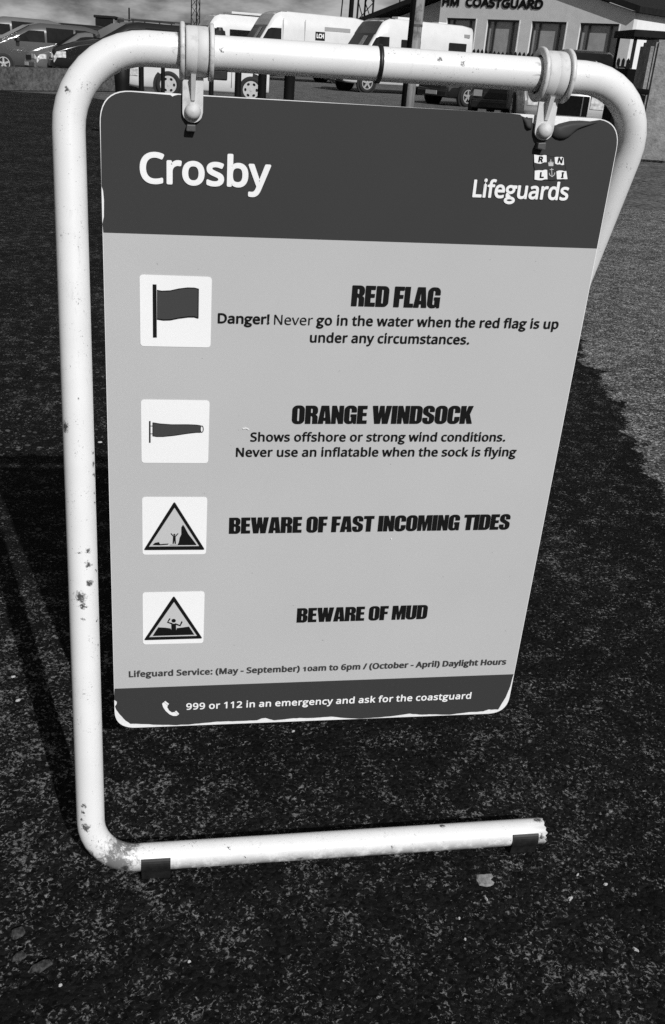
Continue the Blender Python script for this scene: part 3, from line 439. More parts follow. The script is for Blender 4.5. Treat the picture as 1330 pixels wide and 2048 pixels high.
def text_bm(bm, text, p0, p1, cap, font='sans', bold=0.0, place=None, small=(), track=0.0):
    """set `text` on the baseline p0 -> p1 (plane coordinates), cap height `cap`; bold = extra stroke as a share of the cap height"""
    gl, u0, u1 = layout(text, font, small, track)
    ch = 100.0 if font == 'heavy' else CAPH
    b = bold * cap; dx, dy = p1[0] - p0[0], p1[1] - p0[1]; wl = math.hypot(dx, dy); ex, ey = dx / wl, dy / wl
    sx = (wl - 2 * b) / (u1 - u0); sy = (cap - 2 * b) / ch
    def m(u, v):
        a = (u - u0) * sx + b; h = v * sy + b; return (p0[0] + ex * a - ey * h, p0[1] + ey * a + ex * h)
    for g in gl:
        lps = [[m(u, v) for u, v in lp] for lp in g]
        if font == 'sans' and len(g) > 3:                  # the g: rings and joins laid over each other
            poly_mesh(bm, lps[0:2], lambda u, v, k: place(u, v, .0)); poly_mesh(bm, lps[2:4], lambda u, v, k: place(u, v, .00004))
            poly_mesh(bm, lps[4:5], lambda u, v, k: place(u, v, .00008)); poly_mesh(bm, lps[5:6], lambda u, v, k: place(u, v, .00012))
        else: poly_mesh(bm, lps, lambda u, v, k: place(u, v, .0))
        if b > 0:                                          # thicken: ribbon along every outline, a hair deeper
            for j, lp in enumerate(lps):
                n = len(lp)
                for i in range(n):
                    (xa, ya), (xb, yb) = lp[i], lp[(i + 1) % n]; l = math.hypot(xb - xa, yb - ya)
                    if l < 1e-9: continue
                    nx, ny = -(yb - ya) / l * b, (xb - xa) / l * b; e = .00001 * (1 + (i % 3)) + .00003 * (1 + j % 4)
                    bm.faces.new([bm.verts.new(place(*q, e)) for q in ((xa + nx, ya + ny), (xa - nx, ya - ny), (xb - nx, yb - ny), (xb + nx, yb + ny))])
                    if b > cap * .02:
                        bm.faces.new([bm.verts.new(place(xa + b * math.cos(q * math.pi / 4), ya + b * math.sin(q * math.pi / 4), e + .000045)) for q in range(8)])
    return bm

# ---------------------------------------------------------------- the ground
def sheet(name, pts, z, mat, label=None):
    bm = bmesh.new(); vs = [bm.verts.new((x, y, z)) for x, y in pts]; f = bm.faces.new(vs)
    if f.normal.z < 0: f.normal_flip()
    bm.normal_update()
    if bm.faces[:][0].normal.z < 0: bmesh.ops.reverse_faces(bm, faces=bm.faces[:])
    o = obj(name, bm, mat); o['kind'] = 'structure'; return o
sheet('ground', [(-900, -60), (900, -60), (900, 1800), (-900, 1800)], 0.0, 'asphalt')
def gp(px, py): v = on_z(px, py, 0); return (v.x, v.y)
def jag(pts, amp, n):
    out = []
    for (a, b) in zip(pts, pts[1:]):
        for i in range(n):
            t = i / n; w = Vector((a[0] + (b[0] - a[0]) * t, a[1] + (b[1] - a[1]) * t))
            out.append((w.x + amp * noise.noise(Vector((w.x * 9, w.y * 9, 3))), w.y + amp * noise.noise(Vector((w.x * 9, w.y * 9, 8)))))
    out.append(pts[-1]); return out
pe = [gp(1500, 1130), gp(1322, 975), gp(1285, 905), gp(1247, 820), gp(1205, 768), gp(1165, 700), gp(1105, 570), gp(1085, 470)]
bm = bmesh.new(); ja = jag(pe, .05, 14); el_ = bm.verts.layers.float.new('edge'); rows = []
for (x, y) in ja:
    row = []
    for off, e in ((-.20, 0.0), (-.07, .28), (.05, .72), (.20, 1.0), (14.0, 1.0)):
        v = bm.verts.new((x + off * .92, y + off * .38 * (1 if off < 1 else .0), .006 if e > 0 else -.002)); v[el_] = e; row.append(v)
    rows.append(row)
far = []
for off, e in ((-.20, 0.0), (-.07, .28), (.05, .72), (.20, 1.0), (14.0, 1.0)):
    v = bm.verts.new((gp(1085, 412)[0] + off, gp(1085, 412)[1] + 0.0, .006 if e > 0 else -.002)); v[el_] = e; far.append(v)
rows.append(far)
for r0, r1 in zip(rows, rows[1:]):
    for i in range(4): bm.faces.new((r0[i], r0[i + 1], r1[i + 1], r1[i]))
bmesh.ops.recalc_face_normals(bm, faces=bm.faces)
if sum(f.normal.z for f in bm.faces) < 0: bmesh.ops.reverse_faces(bm, faces=bm.faces[:])
o = obj('pale_path', bm, 'path'); o['kind'] = 'structure'
cp = [spot(-900, 20), spot(150, 21), spot(420, 17), spot(800, 9.5), spot(1100, 8.2), spot(1900, 7.9), spot(3000, 120), spot(-2600, 120)]
sheet('car_park', [(p.x, p.y) for p in cp], .004, 'carpark')

# ---------------------------------------------------------------- the swing sign
RT = .0178
sign = thing('sign_frame', 'white tubular metal frame with clamps and rubber feet standing on the asphalt', 'sign frame', (0.3, 0, 0))
SO = Vector((.3, 0, 0))
def spart(name, bm, mat, parent=None, smooth=False):
    bmesh.ops.translate(bm, verts=bm.verts, vec=-SO if parent is None else -SO)
    return obj(name, bm, mat, parent or sign, smooth)
def fillet(pts, rs, n=10):
    out = [Vector(pts[0])]
    for i in range(1, len(pts) - 1):
        p, a, b = Vector(pts[i]), Vector(pts[i - 1]), Vector(pts[i + 1]); r = rs[i - 1]
        ua, ub = (a - p).normalized(), (b - p).normalized(); ang = ua.angle(ub); k = r / math.tan(ang / 2)
        c = p + (ua + ub).normalized() * (r / math.sin(ang / 2)); p0, p1 = p + ua * k, p + ub * k
        v0, v1 = p0 - c, p1 - c; th = v0.angle(v1)
        for j in range(n + 1):
            t = j / n; out.append(c + (v0 * math.sin((1 - t) * th) + v1 * math.sin(t * th)) / math.sin(th))
    out.append(Vector(pts[-1]))
    res = [out[0]]
    for p in out[1:]:
        m = max(1, int((p - res[-1]).length / .03)); q = res[-1]
        for j in range(1, m + 1): res.append(q.lerp(p, j / m))
    return res
ZT = .997
FZ = .024
E_ = on_z(1083, 1661, FZ); FYE = -.1715
path = fillet([(E_.x, FYE, FZ), (-.026, -.178, FZ), (-.033, 0, ZT), (.633, 0, ZT), (.574, .300, FZ), (.035, .300, FZ)], [.060, .084, .084, .062])
bm = bmesh.new()
def rf(i, p):                                            # the worn end and a slightly flattened bend
    return RT * (1.0 + .004 * noise.noise(p * 18))
rings = sweep(bm, path, RT, 32, cap0=False, cap1=True, rfun=rf)
for k, v in enumerate(rings[0]): v.co.x += .004 * noise.noise(Vector((k * .9, 1, 2))) - .002 * (k % 5 == 0)
inner = [bm.verts.new(Vector((v.co.x - .0005, *( (Vector((v.co.y, v.co.z)) - Vector((FYE, FZ))) * .84 + Vector((FYE, FZ)))))) for v in rings[0]]
deep = [bm.verts.new((v.co.x - .05, v.co.y, v.co.z)) for v in inner]
n_ = 32
for i in range(n_):
    bm.faces.new((rings[0][i], rings[0][(i + 1) % n_], inner[(i + 1) % n_], inner[i])); bm.faces.new((inner[i], inner[(i + 1) % n_], deep[(i + 1) % n_], deep[i]))
bm.faces.new(deep)
bmesh.ops.recalc_face_normals(bm, faces=bm.faces)
fr = obj('tube_frame', bm, 'tube', sign, True); fr.location = -SO
# joint ring on the top bar
xj = on_y(757, 125, 0).x
spart('joint_ring', lathe(bmesh.new(), [(-.0026, RT + .0001), (-.0020, RT + .0022), (.0020, RT + .0022), (.0026, RT + .0001)], (xj, 0, ZT), (1, 0, -.0)), 'rubber', None, True)
# clamps
def clamp(xc, pbolt, pend, bolts):
    z1 = pp(*pend)[1]; xb, zb = pp(*pbolt)
    prof = [(-.0120, .0193), (-.0120, .0245), (-.0100, .0252), (-.0004, .0254), (.0, .0250), (.0004, .0254), (.0100, .0252), (.0120, .0245), (.0120, .0193)]
    bm = lathe(bmesh.new(), prof, (xc, 0, ZT), (1, 0, 0), 40, closed=True)
    cl = spart('clamp', bm, 'clamp', None, True)
    for s in (-1, 1):
        o = s * .0155
        f = lathe(bmesh.new(), [(o - .0024, .0205), (o - .0024, .0278), (o - .0012, .0288), (o + .0012, .0288), (o + .0024, .0278), (o + .0024, .0205)], (xc, 0, ZT), (1, 0, 0), 40, closed=True)
        f_ = obj('flange', f, 'flange', cl, True); f_.location = Vector((0, 0, 0)); f_.data.transform(Matrix.Translation(-SO))
    w = .0112
    out = [(xb - w, ZT - .0195), (xb - w, z1 + .011)] + [(xb + w * math.cos(math.radians(a)), z1 + .011 + .011 * math.sin(math.radians(a))) for a in range(195, 345, 15)] + [(xb + w, z1 + .011), (xb + w, ZT - .0195)]
    # keep the top of the strap inside the sleeve
    st = poly_mesh(bmesh.new(), [out], lambda u, v, k: Vector((u, -.0055 + .0035 * k, v)), True)
    s_ = obj('strap', st, 'clamp', cl); s_.data.transform(Matrix.Translation(-SO))
    bm = bmesh.new()
    ztop, zbot = ZT - .0235, zb + .011
    a = [bm.verts.new((xb + s * .0032, -.0056, ztop)) for s in (-1, 1)] + [bm.verts.new((xb + s * .0024, -.0056, zbot)) for s in (1, -1)]
    b = [bm.verts.new((xb + s * .0026, -.0165, ztop + .002)) for s in (-1, 1)] + [bm.verts.new((xb + s * .0018, -.0072, zbot)) for s in (1, -1)]
    bm.faces.new(a); bm.faces.new(b[::-1])
    for i in range(4): bm.faces.new((a[i], a[(i + 1) % 4], b[(i + 1) % 4], b[i]))
    bmesh.ops.recalc_face_normals(bm, faces=bm.faces)
    r_ = obj('rib', bm, 'clamp', cl); r_.data.transform(Matrix.Translation(-SO))
    dm = lathe(bmesh.new(), [(0, .0086), (.002, .0089), (.0045, .0083), (.0070, .0066), (.0088, .0038), (.0094, .0001)], (xb, -.0055, zb), (0, -1, 0), 28)
    d_ = obj('bolt_cap', dm, 'clamp', cl, True); d_.data.transform(Matrix.Translation(-SO))
    nb = bbox(xb - .0065, xb + .0035, -.010, -.0012, zb - .0205, zb - .0135, .001)
    for v in nb.verts: v.co += Vector((.0008 * noise.noise(v.co * 300), 0, .0012 * noise.noise(v.co * 260)))
    n2 = obj('nut', nb, 'steel', cl); n2.data.transform(Matrix.Translation(-SO))  # real nut, its dark tone also stands in for shadow below the strap
    if bolts:
        xx = xc + .0245
        k = bmesh.new(); cyl(k, (xx, .004, ZT + RT - .002), (xx, .004, ZT + RT + .0045), .0072, .0060, 6); cyl(k, (xx, .004, ZT + RT + .0045), (xx, .004, ZT + RT + .0075), .0045, .003, 12)
        obj('bolt_head', k, 'rubber', cl).data.transform(Matrix.Translation(-SO))
        k = bbox(xx - .008, xx + .009, -.007, .009, ZT - RT - .0085, ZT - RT + .002, .0015)
        obj('lock_nut', k, 'rubber', cl).data.transform(Matrix.Translation(-SO))
clamp(on_y(393, 100, 0).x, (385, 222), (387, 245), True)
clamp(on_y(1103, 155, 0).x, (1085, 260), (1084, 280), False)
# rubber feet clipped round the front foot bar
for (xa, xb) in ((283, 341), (1017, 1068)):
    x0, x1 = on_z(xa, 1735 if xa < 500 else 1672, .02).x, on_z(xb, 1735 if xa < 500 else 1672, .02).x
    yc = -.178 + (FYE + .178) * ((x0 + x1) / 2 + .026) / (E_.x + .026); bm = bmesh.new(); cs = []
    for a in range(-215, 20, 9):                          # open at the top and back
        t = math.radians(a); cs.append((math.cos(t), math.sin(t)))
    outer = [(yc + c * (RT + .0028), FZ + s * (RT + .0028)) for c, s in cs]
    outer = [(y, max(z, .0015)) if not (yc - .017 < y < yc + .017 and z < FZ) else (y, .0012) for y, z in outer]
    inn = [(yc + c * (RT + .0001), FZ + s * (RT + .0001)) for c, s in cs][::-1]
    lp = outer + inn
    poly_mesh(bm, [lp], lambda u, v, k: Vector((x0 if k == 0 else x1, u, v)), True)
    bmesh.ops.recalc_face_normals(bm, faces=bm.faces)
    spart('rubber_foot', bm, 'rubber')
# back foot pads
for xq in (.10, .48):
    spart('rubber_foot', bbox(xq - .02, xq + .02, .300 - .0195, .300 + .0195, .001, FZ - .004, .002), 'rubber')

# the board: white substrate, vinyl over it
quad = [pp(198, 178), pp(1245, 240), pp(1013, 1426), pp(230, 1457)]
TLq, TRq, BRq, BLq = [Vector(q) for q in quad]
RC = [.034, .033, .031, .031]
board_out = round_poly(quad, RC, 10)
brd = thing('notice_board', 'grey lifeguard notice board with white pictograms, hanging in the tubular frame', 'notice board', SO)
spart('panel', poly_mesh(bmesh.new(), [board_out], lambda u, v, k: Vector((u, 0 + .004 * k, v)), True), 'substrate', brd)
LAY = {'v': -.0006, 'i': -.0012, 't': -.0018}
def lay(name, loops, mat, y0, y1, parent=None):
    bm = poly_mesh(bmesh.new(), loops, lambda u, v, k: Vector((u, y0 if k == 0 else y1, v)), True)
    o = obj(name, bm, mat, parent or brd); o.data.transform(Matrix.Translation(-SO)); return o
def P(pts): return [pp(*p) for p in pts]
ctr = (TLq + TRq + BRq + BLq) / 4
def inset(pts, d):
    return [((x - ctr.x) * (1 - d / .3) + ctr.x, (y - ctr.y) * (1 - d / .43) + ctr.y) for x, y in pts]
def edge(v, side):                                        # point on the left / right board edge at height v
    a, b = (TLq, BLq) if side == 'l' else (TRq, BRq)
    t = (v - a.y) / (b.y - a.y); return a.x + (b.x - a.x) * t
hl, hr = pp(205, 465), pp(1195, 497); fl, f_r = pp(229, 1377), pp(1028, 1348)
IN = .0009
# header: follows the board, peeled back along the top right
tl_arc = [p for p in inset(board_out, IN) if p[0] < TLq.x + .05 and p[1] > TLq.y - .05]
tr_arc = [p for p in inset(board_out, IN) if p[0] > TRq.x - .033 and p[1] > TRq.y - .05]
tl_arc.sort(key=lambda p: (p[0], p[1])); tr_arc.sort(key=lambda p: -p[1])
chips = P([(330, 189), (341, 190), (345, 193), (349, 191), (356, 189.5), (700, 208.3), (900, 219.5), (1020, 226.5), (1040, 229), (1047, 236), (1054, 233.5), (1062, 243), (1080, 258), (1101, 256.5), (1117, 247.5), (1139, 241.8), (1159, 240.9), (1180, 242.5)])
header = [(edge(hl[1], 'l') + IN, hl[1])] + P([(205, 447), (208, 432), (208.2, 400), (206.4, 380), (203.4, 372)]) + tl_arc + chips + tr_arc + [(edge(hr[1], 'r') - IN, hr[1])]
lay('header_vinyl', [header], 'header', LAY['v'], -.00005)
body = [(edge(hl[1], 'l') + IN, hl[1] - .0001), (edge(hr[1], 'r') - IN, hr[1] - .0001), (edge(f_r[1], 'r') - IN, f_r[1] + .0001), (edge(fl[1], 'l') + IN, fl[1] + .0001)]
lay('body_vinyl', [body], 'body', LAY['v'], -.00005)
c6 = lambda x, y: (220 + x / 3.1667, 1160 + y / 3.1667)
c7 = lambda x, y: (560 + x / 2.66, 1180 + y / 2.66)
ft = [c6(*q) for q in [(28, 690), (27, 757), (45, 770), (42, 785), (32, 800), (40, 820), (62, 850), (100, 890), (130, 910), (170, 922), (300, 928), (400, 930), (500, 927), (580, 918), (680, 908), (800, 905), (930, 900), (960, 888), (985, 885), (1010, 893), (1040, 900), (1110, 893)]]
ft += [c7(*q) for q in [(70, 692), (180, 690), (270, 683), (340, 690), (420, 694), (520, 688), (600, 680), (690, 667), (740, 672), (830, 671), (900, 673), (1000, 660), (1080, 655), (1110, 645), (1160, 635), (1175, 610), (1200, 570), (1225, 510), (1240, 450)]]
ft = [(x, y - (4.0 if y > 1415 and 262 < x < 985 else 0)) for x, y in ft]
fp = P(ft); fp2 = []
for a, b in zip(fp, fp[1:]):
    fp2.append(a)
    L_ = math.hypot(b[0] - a[0], b[1] - a[1]); k = int(L_ / .006)
    for j in range(1, k + 1):
        t = j / (k + 1); q = (a[0] + (b[0] - a[0]) * t, a[1] + (b[1] - a[1]) * t)
        fp2.append((q[0], q[1] + .0007 * noise.noise(Vector((q[0] * 160, q[1] * 160, 0)))))
fp2.append(fp[-1])
footer = [(edge(fl[1], 'l') + IN, fl[1])] + fp2[1:-1] + [(edge(f_r[1], 'r') - IN, f_r[1])]
lay('footer_vinyl', [footer], 'header', LAY['v'], -.00005)
# lifted vinyl at the peeled corner
c5 = lambda x, y: (1000 + x / 4.03, 60 + y / 4.03)
def lifted(pts, hmax, apex):
    lp = P([c5(*q) for q in pts]); ax, az = pp(*c5(*apex))
    rmax = max(math.hypot(u - ax, v - az) for u, v in lp)
    bm = bmesh.new(); N = 10; cx = sum(p[0] for p in lp) / len(lp); cz = sum(p[1] for p in lp) / len(lp); rows = []
    for k in range(N + 1):
        s = k / N; row = []
        for (u, v) in lp:
            x, z = cx + (u - cx) * s, cz + (v - cz) * s
            h = hmax * (.25 + .75 * max(0, 1 - math.hypot(x - ax, z - az) / rmax)) * (1 - s ** 5 * .85)
            row.append(bm.verts.new((x, -.0007 - h, z)))
        rows.append(row)
    n = len(lp)
    for r0, r1 in zip(rows, rows[1:]):
        for i in range(n):
            bm.faces.new((r0[i], r0[(i + 1) % n], r1[(i + 1) % n], r1[i]))
    base = [bm.verts.new((u, -.0007, v)) for u, v in lp]
    for i in range(n): bm.faces.new((rows[-1][i], rows[-1][(i + 1) % n], base[(i + 1) % n], base[i]))
    bmesh.ops.remove_doubles(bm, verts=bm.verts, dist=1e-6); bmesh.ops.recalc_face_normals(bm, faces=bm.faces)
    o = obj('lifted_vinyl', bm, 'header', brd, True); o.data.transform(Matrix.Translation(-SO))
lifted([(412, 770), (440, 768), (470, 759), (560, 738), (640, 733), (740, 742), (780, 748), (720, 764), (640, 792), (590, 830), (555, 860), (515, 882), (480, 886), (440, 876), (415, 855)], .0060, (480, 860))
lifted([(176, 694), (205, 706), (262, 708), (258, 760), (250, 800), (225, 806), (200, 785), (188, 740)], .0050, (230, 790))

# pictogram squares
def icon(cs, label=None): return lay('pictogram', [round_poly(P(cs), .0045, 5)], 'white_v', LAY['i'], LAY['v'] - .00003)
a1 = lambda x, y: (240 + x / 2.891, 270 + y / 2.891)
a4 = lambda x, y: (260 + x / 3.0227, 780 + y / 3.0227)
def mark(name, polys, mat, parent, dy=0.0):
    bm = bmesh.new()
    for k, lp in enumerate(polys):
        loops = lp if isinstance(lp[0], list) else [lp]
        poly_mesh(bm, [P(q) for q in loops], lambda u, v, kk: Vector((u, LAY['t'] - dy - k * .00003, v)))
    o = obj(name, bm, mat, parent); o.data.transform(Matrix.Translation(-SO)); return o
def strip(pts, w, fn):                                    # stroke a crop polyline, w in crop pixels
    L_, R_ = [], []
    for i, p in enumerate(pts):
        a, b = pts[max(i - 1, 0)], pts[min(i + 1, len(pts) - 1)]; l = math.hypot(b[0] - a[0], b[1] - a[1]); nx, ny = -(b[1] - a[1]) / l * w / 2, (b[0] - a[0]) / l * w / 2
        L_.append(fn(p[0] + nx, p[1] + ny)); R_.append(fn(p[0] - nx, p[1] - ny))
    return L_ + R_[::-1]
i1 = icon([a1(113, 806), a1(531, 820), a1(523, 1227), a1(118, 1219)])
flag = [(214, 896), (240, 901), (290, 899), (340, 888), (390, 882), (430, 883), (453, 889), (451, 1056), (430, 1049), (395, 1049), (340, 1056), (290, 1066), (250, 1067), (214, 1061)]
mark('flag_shape', [[a1(*q) for q in flag]], 'pic_grey', i1)
mark('flag_outline', [strip(flag[:7], 6, a1), strip([(453, 887), (451, 1058)], 6, a1), strip(flag[7:], 7, a1), [a1(189, 861), a1(211, 862), a1(213, 1168), a1(191, 1168)]], 'black_v', i1, .0001)
i2 = icon([a4(66, 56), a4(481, 62), a4(472, 440), a4(70, 438)])
sock = [(138, 194), (180, 201), (250, 206), (350, 206), (400, 208), (428, 212), (424, 232), (428, 253), (400, 253), (340, 260), (270, 271), (200, 278), (160, 278), (138, 275)]
mark('windsock_shape', [[a4(*q) for q in sock]], 'pic_grey', i2)
def loopstrip(pts, w, fn): return strip(pts + [pts[0]], w, fn)
mark('windsock_outline', [strip(sock[:6], 4, a4), strip(sock[7:] + [sock[0]], 4, a4), [[a4(434 + 11 * math.cos(t), 233 + 22 * math.sin(t)) for t in [i * .314 for i in range(20)]], [a4(434 + 6.5 * math.cos(t), 233 + 17 * math.sin(t)) for t in [i * .314 for i in range(20)]]],
    strip([(120, 184), (120, 315)], 9, a4), strip([(122, 214), (138, 214)], 3, a4), strip([(122, 261), (138, 261)], 3, a4)], 'black_v', i2, .0001)
i3 = icon([a4(73, 645), a4(467, 646), a4(459, 990), a4(76, 993)])
def tri(o, i, fn): return [[fn(*q) for q in round_poly(o, 12, 4)], [fn(*q) for q in i]]
mark('warning_triangle', [tri([(268, 670), (453, 962), (82, 964)], [(269, 708), (418, 940), (115, 943)], a4),
    [a4(*q) for q in [(135, 934), (150, 920), (175, 915), (182, 928), (200, 926), (234, 924), (230, 931), (180, 935)]],
    [a4(268 + 6 * math.cos(t), 871 + 6 * math.sin(t)) for t in [i * .5 for i in range(12)]],
    strip([(247, 863), (262, 880), (275, 880), (291, 863)], 6, a4), [a4(*q) for q in [(260, 878), (276, 878), (276, 900), (278, 926), (270, 926), (268, 906), (264, 926), (257, 926), (259, 900)]],
    [a4(*q) for q in [(288, 932), (296, 912), (300, 890), (310, 868), (310, 826), (320, 810), (330, 824), (352, 866), (402, 931)]], strip([(240, 933), (400, 932)], 2.5, a4)], 'black_v', i3, .0001)
mark('triangle_field', [[a4(*q) for q in [(269, 708), (418, 940), (115, 943)]]], 'tri_grey', i3, -.0001)
i4 = icon([c6(206, 77), c6(599, 70), c6(591, 396), c6(209, 405)])
mark('warning_triangle', [tri([(404, 95), (586, 366), (214, 377)], [(405, 135), (551, 349), (249, 357)], c6),
    [c6(*q) for q in [(305, 295), (350, 297), (384, 302), (388, 312), (420, 312), (423, 300), (460, 296), (500, 290), (534, 342), (270, 350)]],
    [c6(403 + 14 * math.cos(t), 253 + 12 * math.sin(t)) for t in [i * .449 for i in range(14)]],
    [c6(*q) for q in [(388, 272), (418, 272), (419, 313), (388, 313)]], strip([(380, 239), (365, 263), (395, 273)], 10, c6), strip([(412, 273), (444, 284), (456, 258)], 10, c6)], 'black_v', i4, .0001)
mark('triangle_field', [[c6(*q) for q in [(405, 135), (551, 349), (249, 357)]]], 'tri_grey', i4, -.0001)

# words
def words(name, text, a, b, cap_px, mat, font='sans', bold=.03, small=(), track=0.0):
    p0, p1 = pp(*a), pp(*b); q = pp(a[0], a[1] - cap_px); r = pp(b[0], b[1] - cap_px)
    cap = (math.hypot(q[0] - p0[0], q[1] - p0[1]) + math.hypot(r[0] - p1[0], r[1] - p1[1])) / 2
    bm = text_bm(bmesh.new(), text, p0, p1, cap, font, bold, lambda u, v, e: Vector((u, LAY['t'] + e, v)), small, track)
    o = obj(name, bm, mat, brd); o.data.transform(Matrix.Translation(-SO)); return o
words('place_name', 'Crosby', (279.8, 366), (540.2, 376.4), 62.5, 'white_v', bold=.040)
words('service_name', 'Lifeguards', (943.5, 394), (1133.9, 400.7), 34.8, 'white_v', bold=.036)
words('heading', 'RED FLAG', (701.7, 611.2), (877.4, 615.5), 41, 'black_v', 'heavy', 0)
words('warning_text', 'Danger!', (435.4, 645.6), (538.5, 648), 20.2, 'black_v', bold=.040)
words('warning_text', 'Never', (548, 648.2), (625, 649.6), 19.6, 'black_v', bold=.0)
words('warning_text', 'go in the water when the red flag is up', (632, 649.6), (1114.9, 657.2), 19.6, 'black_v', bold=.034, track=22)
words('warning_text', 'under any circumstances.', (619.4, 684), (937.3, 688.2), 19.4, 'black_v', bold=.034, track=22)
words('heading', 'ORANGE WINDSOCK', (583.3, 846.6), (943, 846.4), 35.8, 'black_v', 'heavy', 0)
words('warning_text', 'Shows offshore or strong wind conditions.', (500.5, 882.2), (1009.2, 882.1), 17.9, 'black_v', bold=.034, track=22)
words('warning_text', 'Never use an inflatable when the sock is flying', (471.7, 912.7), (1030.7, 911.8), 17.9, 'black_v', bold=.034, track=22)
words('heading', 'BEWARE OF FAST INCOMING TIDES', (457.8, 1066.3), (1016.8, 1057.8), 31.2, 'black_v', 'heavy', 0)
words('heading', 'BEWARE OF MUD', (593, 1243.9), (852.5, 1236.5), 28.2, 'black_v', 'heavy', 0)
sv = 'Lifeguard Service: (May - September) 10am to 6pm / (October - April) Daylight Hours'
k0 = sv.index('10am'); words('service_hours', sv, (257.9, 1353.4), (1011, 1328), 12.0, 'dk_text', bold=.052, small=(k0, k0 + 1), track=34)
words('emergency_text', '999 or 112 in an emergency and ask for the coastguard', (372.2, 1418.3), (940.8, 1396.2), 12.8, 'white_v', bold=.036, track=30)
mark('phone_symbol', [[c6(*q) for q in [(343, 771), (352, 778), (366, 790), (362, 800), (374, 822), (392, 834), (408, 831), (418, 838), (430, 851), (420, 856), (400, 856), (378, 847), (352, 824), (336, 800), (330, 780), (336, 771)]],
    [c6(*q) for q in [(342, 768), (350, 761), (374, 780), (367, 788)]], [c6(*q) for q in [(410, 829), (419, 822), (438, 843), (431, 850)]]], 'white_v', brd)
# lifeboat house flag: four white quarters with letters, crown and anchor between
c2 = lambda x, y: (900 + x / 3.912, 270 + y / 3.912)
qs = [[(655, 152), (680, 156), (712, 160), (735, 155), (752, 158), (753, 212), (735, 212), (705, 224), (680, 221), (657, 214)],
      [(815, 172), (835, 170), (855, 172), (872, 170), (885, 176), (889, 232), (872, 235), (858, 228), (835, 230), (819, 222)],
      [(660, 278), (690, 274), (720, 276), (740, 270), (757, 272), (759, 346), (740, 345), (715, 353), (690, 353), (658, 347)],
      [(829, 283), (850, 276), (875, 277), (892, 282), (906, 280), (916, 344), (900, 345), (880, 343), (858, 345), (833, 345)]]
fo = [(652, 150), (690, 153), (740, 150), (790, 168), (830, 166), (885, 170), (893, 200), (903, 260), (918, 346), (880, 352), (830, 350), (790, 357), (750, 350), (710, 358), (655, 351), (656, 260), (650, 235)]
fl_ = mark('house_flag', [[c2(*q) for q in fo]], 'black_v', brd, -.0006)
mark('flag_field', [[c2(x + (785 - x) * .03, y + (253 - y) * .04) for x, y in fo]], 'header', fl_, -.0005)
mark('flag_quarter', [[c2(*q) for q in lp] for lp in qs], 'white_v', fl_, -.0004)
bm = bmesh.new()
for ch, a, b, cap in (('R', (686, 211), (722, 213), 46), ('N', (836, 217), (873, 221), 44), ('L', (697, 335), (729, 335), 46), ('I', (864, 335), (884, 335), 46)):
    p0, p1 = pp(*c2(*a)), pp(*c2(*b)); q = pp(*c2(a[0], a[1] - cap))
    text_bm(bm, ch, p0, p1, math.hypot(q[0] - p0[0], q[1] - p0[1]), 'sans', .07 if ch != 'I' else .09, lambda u, v, e: Vector((u, LAY['t'] - .0001 + e, v)))
obj('flag_letters', bm, 'black_v', fl_).data.transform(Matrix.Translation(-SO))
mark('crown_and_anchor', [[c2(*q) for q in [(768, 242), (764, 210), (774, 218), (776, 203), (782, 214), (783, 188), (787, 188), (788, 214), (796, 203), (797, 218), (806, 208), (804, 242)]],
    strip([(791, 258), (794, 325)], 5, c2), strip([(776, 270), (806, 268)], 5, c2), strip([(772, 296), (776, 312), (794, 325), (812, 310), (816, 292)], 6, c2)], 'tri_grey', fl_, -.0002)
# scuffs: small scratches in the vinyl
for s_ in ([(485, 856), (492, 855), (498, 858)], [(781, 1076), (783, 1077)]):
    mark('scuff', [strip(s_, 2.2, lambda x, y: (x, y))], 'white_v', brd, .0002)

# ---------------------------------------------------------------- bits lying on the asphalt
def flat_bit(name, px, py, r, mat, label, cat, group=None, h=.004, el=1.0, rot=0.0, jag_=.25):
    c = on_z(px, py, 0); bm = bmesh.new(); n = 16; top, mid = [], []
    for i in range(n):
        a = 2 * math.pi * i / n; k = r * (1 + jag_ * noise.noise(Vector((math.cos(a) * 1.7 + px, math.sin(a) * 1.7, py))) * 2)
        x, y = k * math.cos(a), k * math.sin(a) * el; x, y = x * math.cos(rot) - y * math.sin(rot), x * math.sin(rot) + y * math.cos(rot)
        mid.append(bm.verts.new((x, y, .0003))); top.append(bm.verts.new((x * .8, y * .8, h * (1 + .4 * noise.noise(Vector((i, px, py)))))))
    for i in range(n): bm.faces.new((mid[i], mid[(i + 1) % n], top[(i + 1) % n], top[i]))
    ctr_ = bm.verts.new((0, 0, h * 1.15))
    for i in range(n): bm.faces.new((top[i], top[(i + 1) % n], ctr_))
    bmesh.ops.recalc_face_normals(bm, faces=bm.faces)
    o = obj(name, bm, mat, None, False, (c.x, c.y, 0)); return tag(o, label, cat, group)
flat_bit('flat_stone', 970, 1760, .0135, 'stone', 'flat pale grey stone with ragged rim below the right rubber foot', 'stone', None, .002, .95, .3, .3)
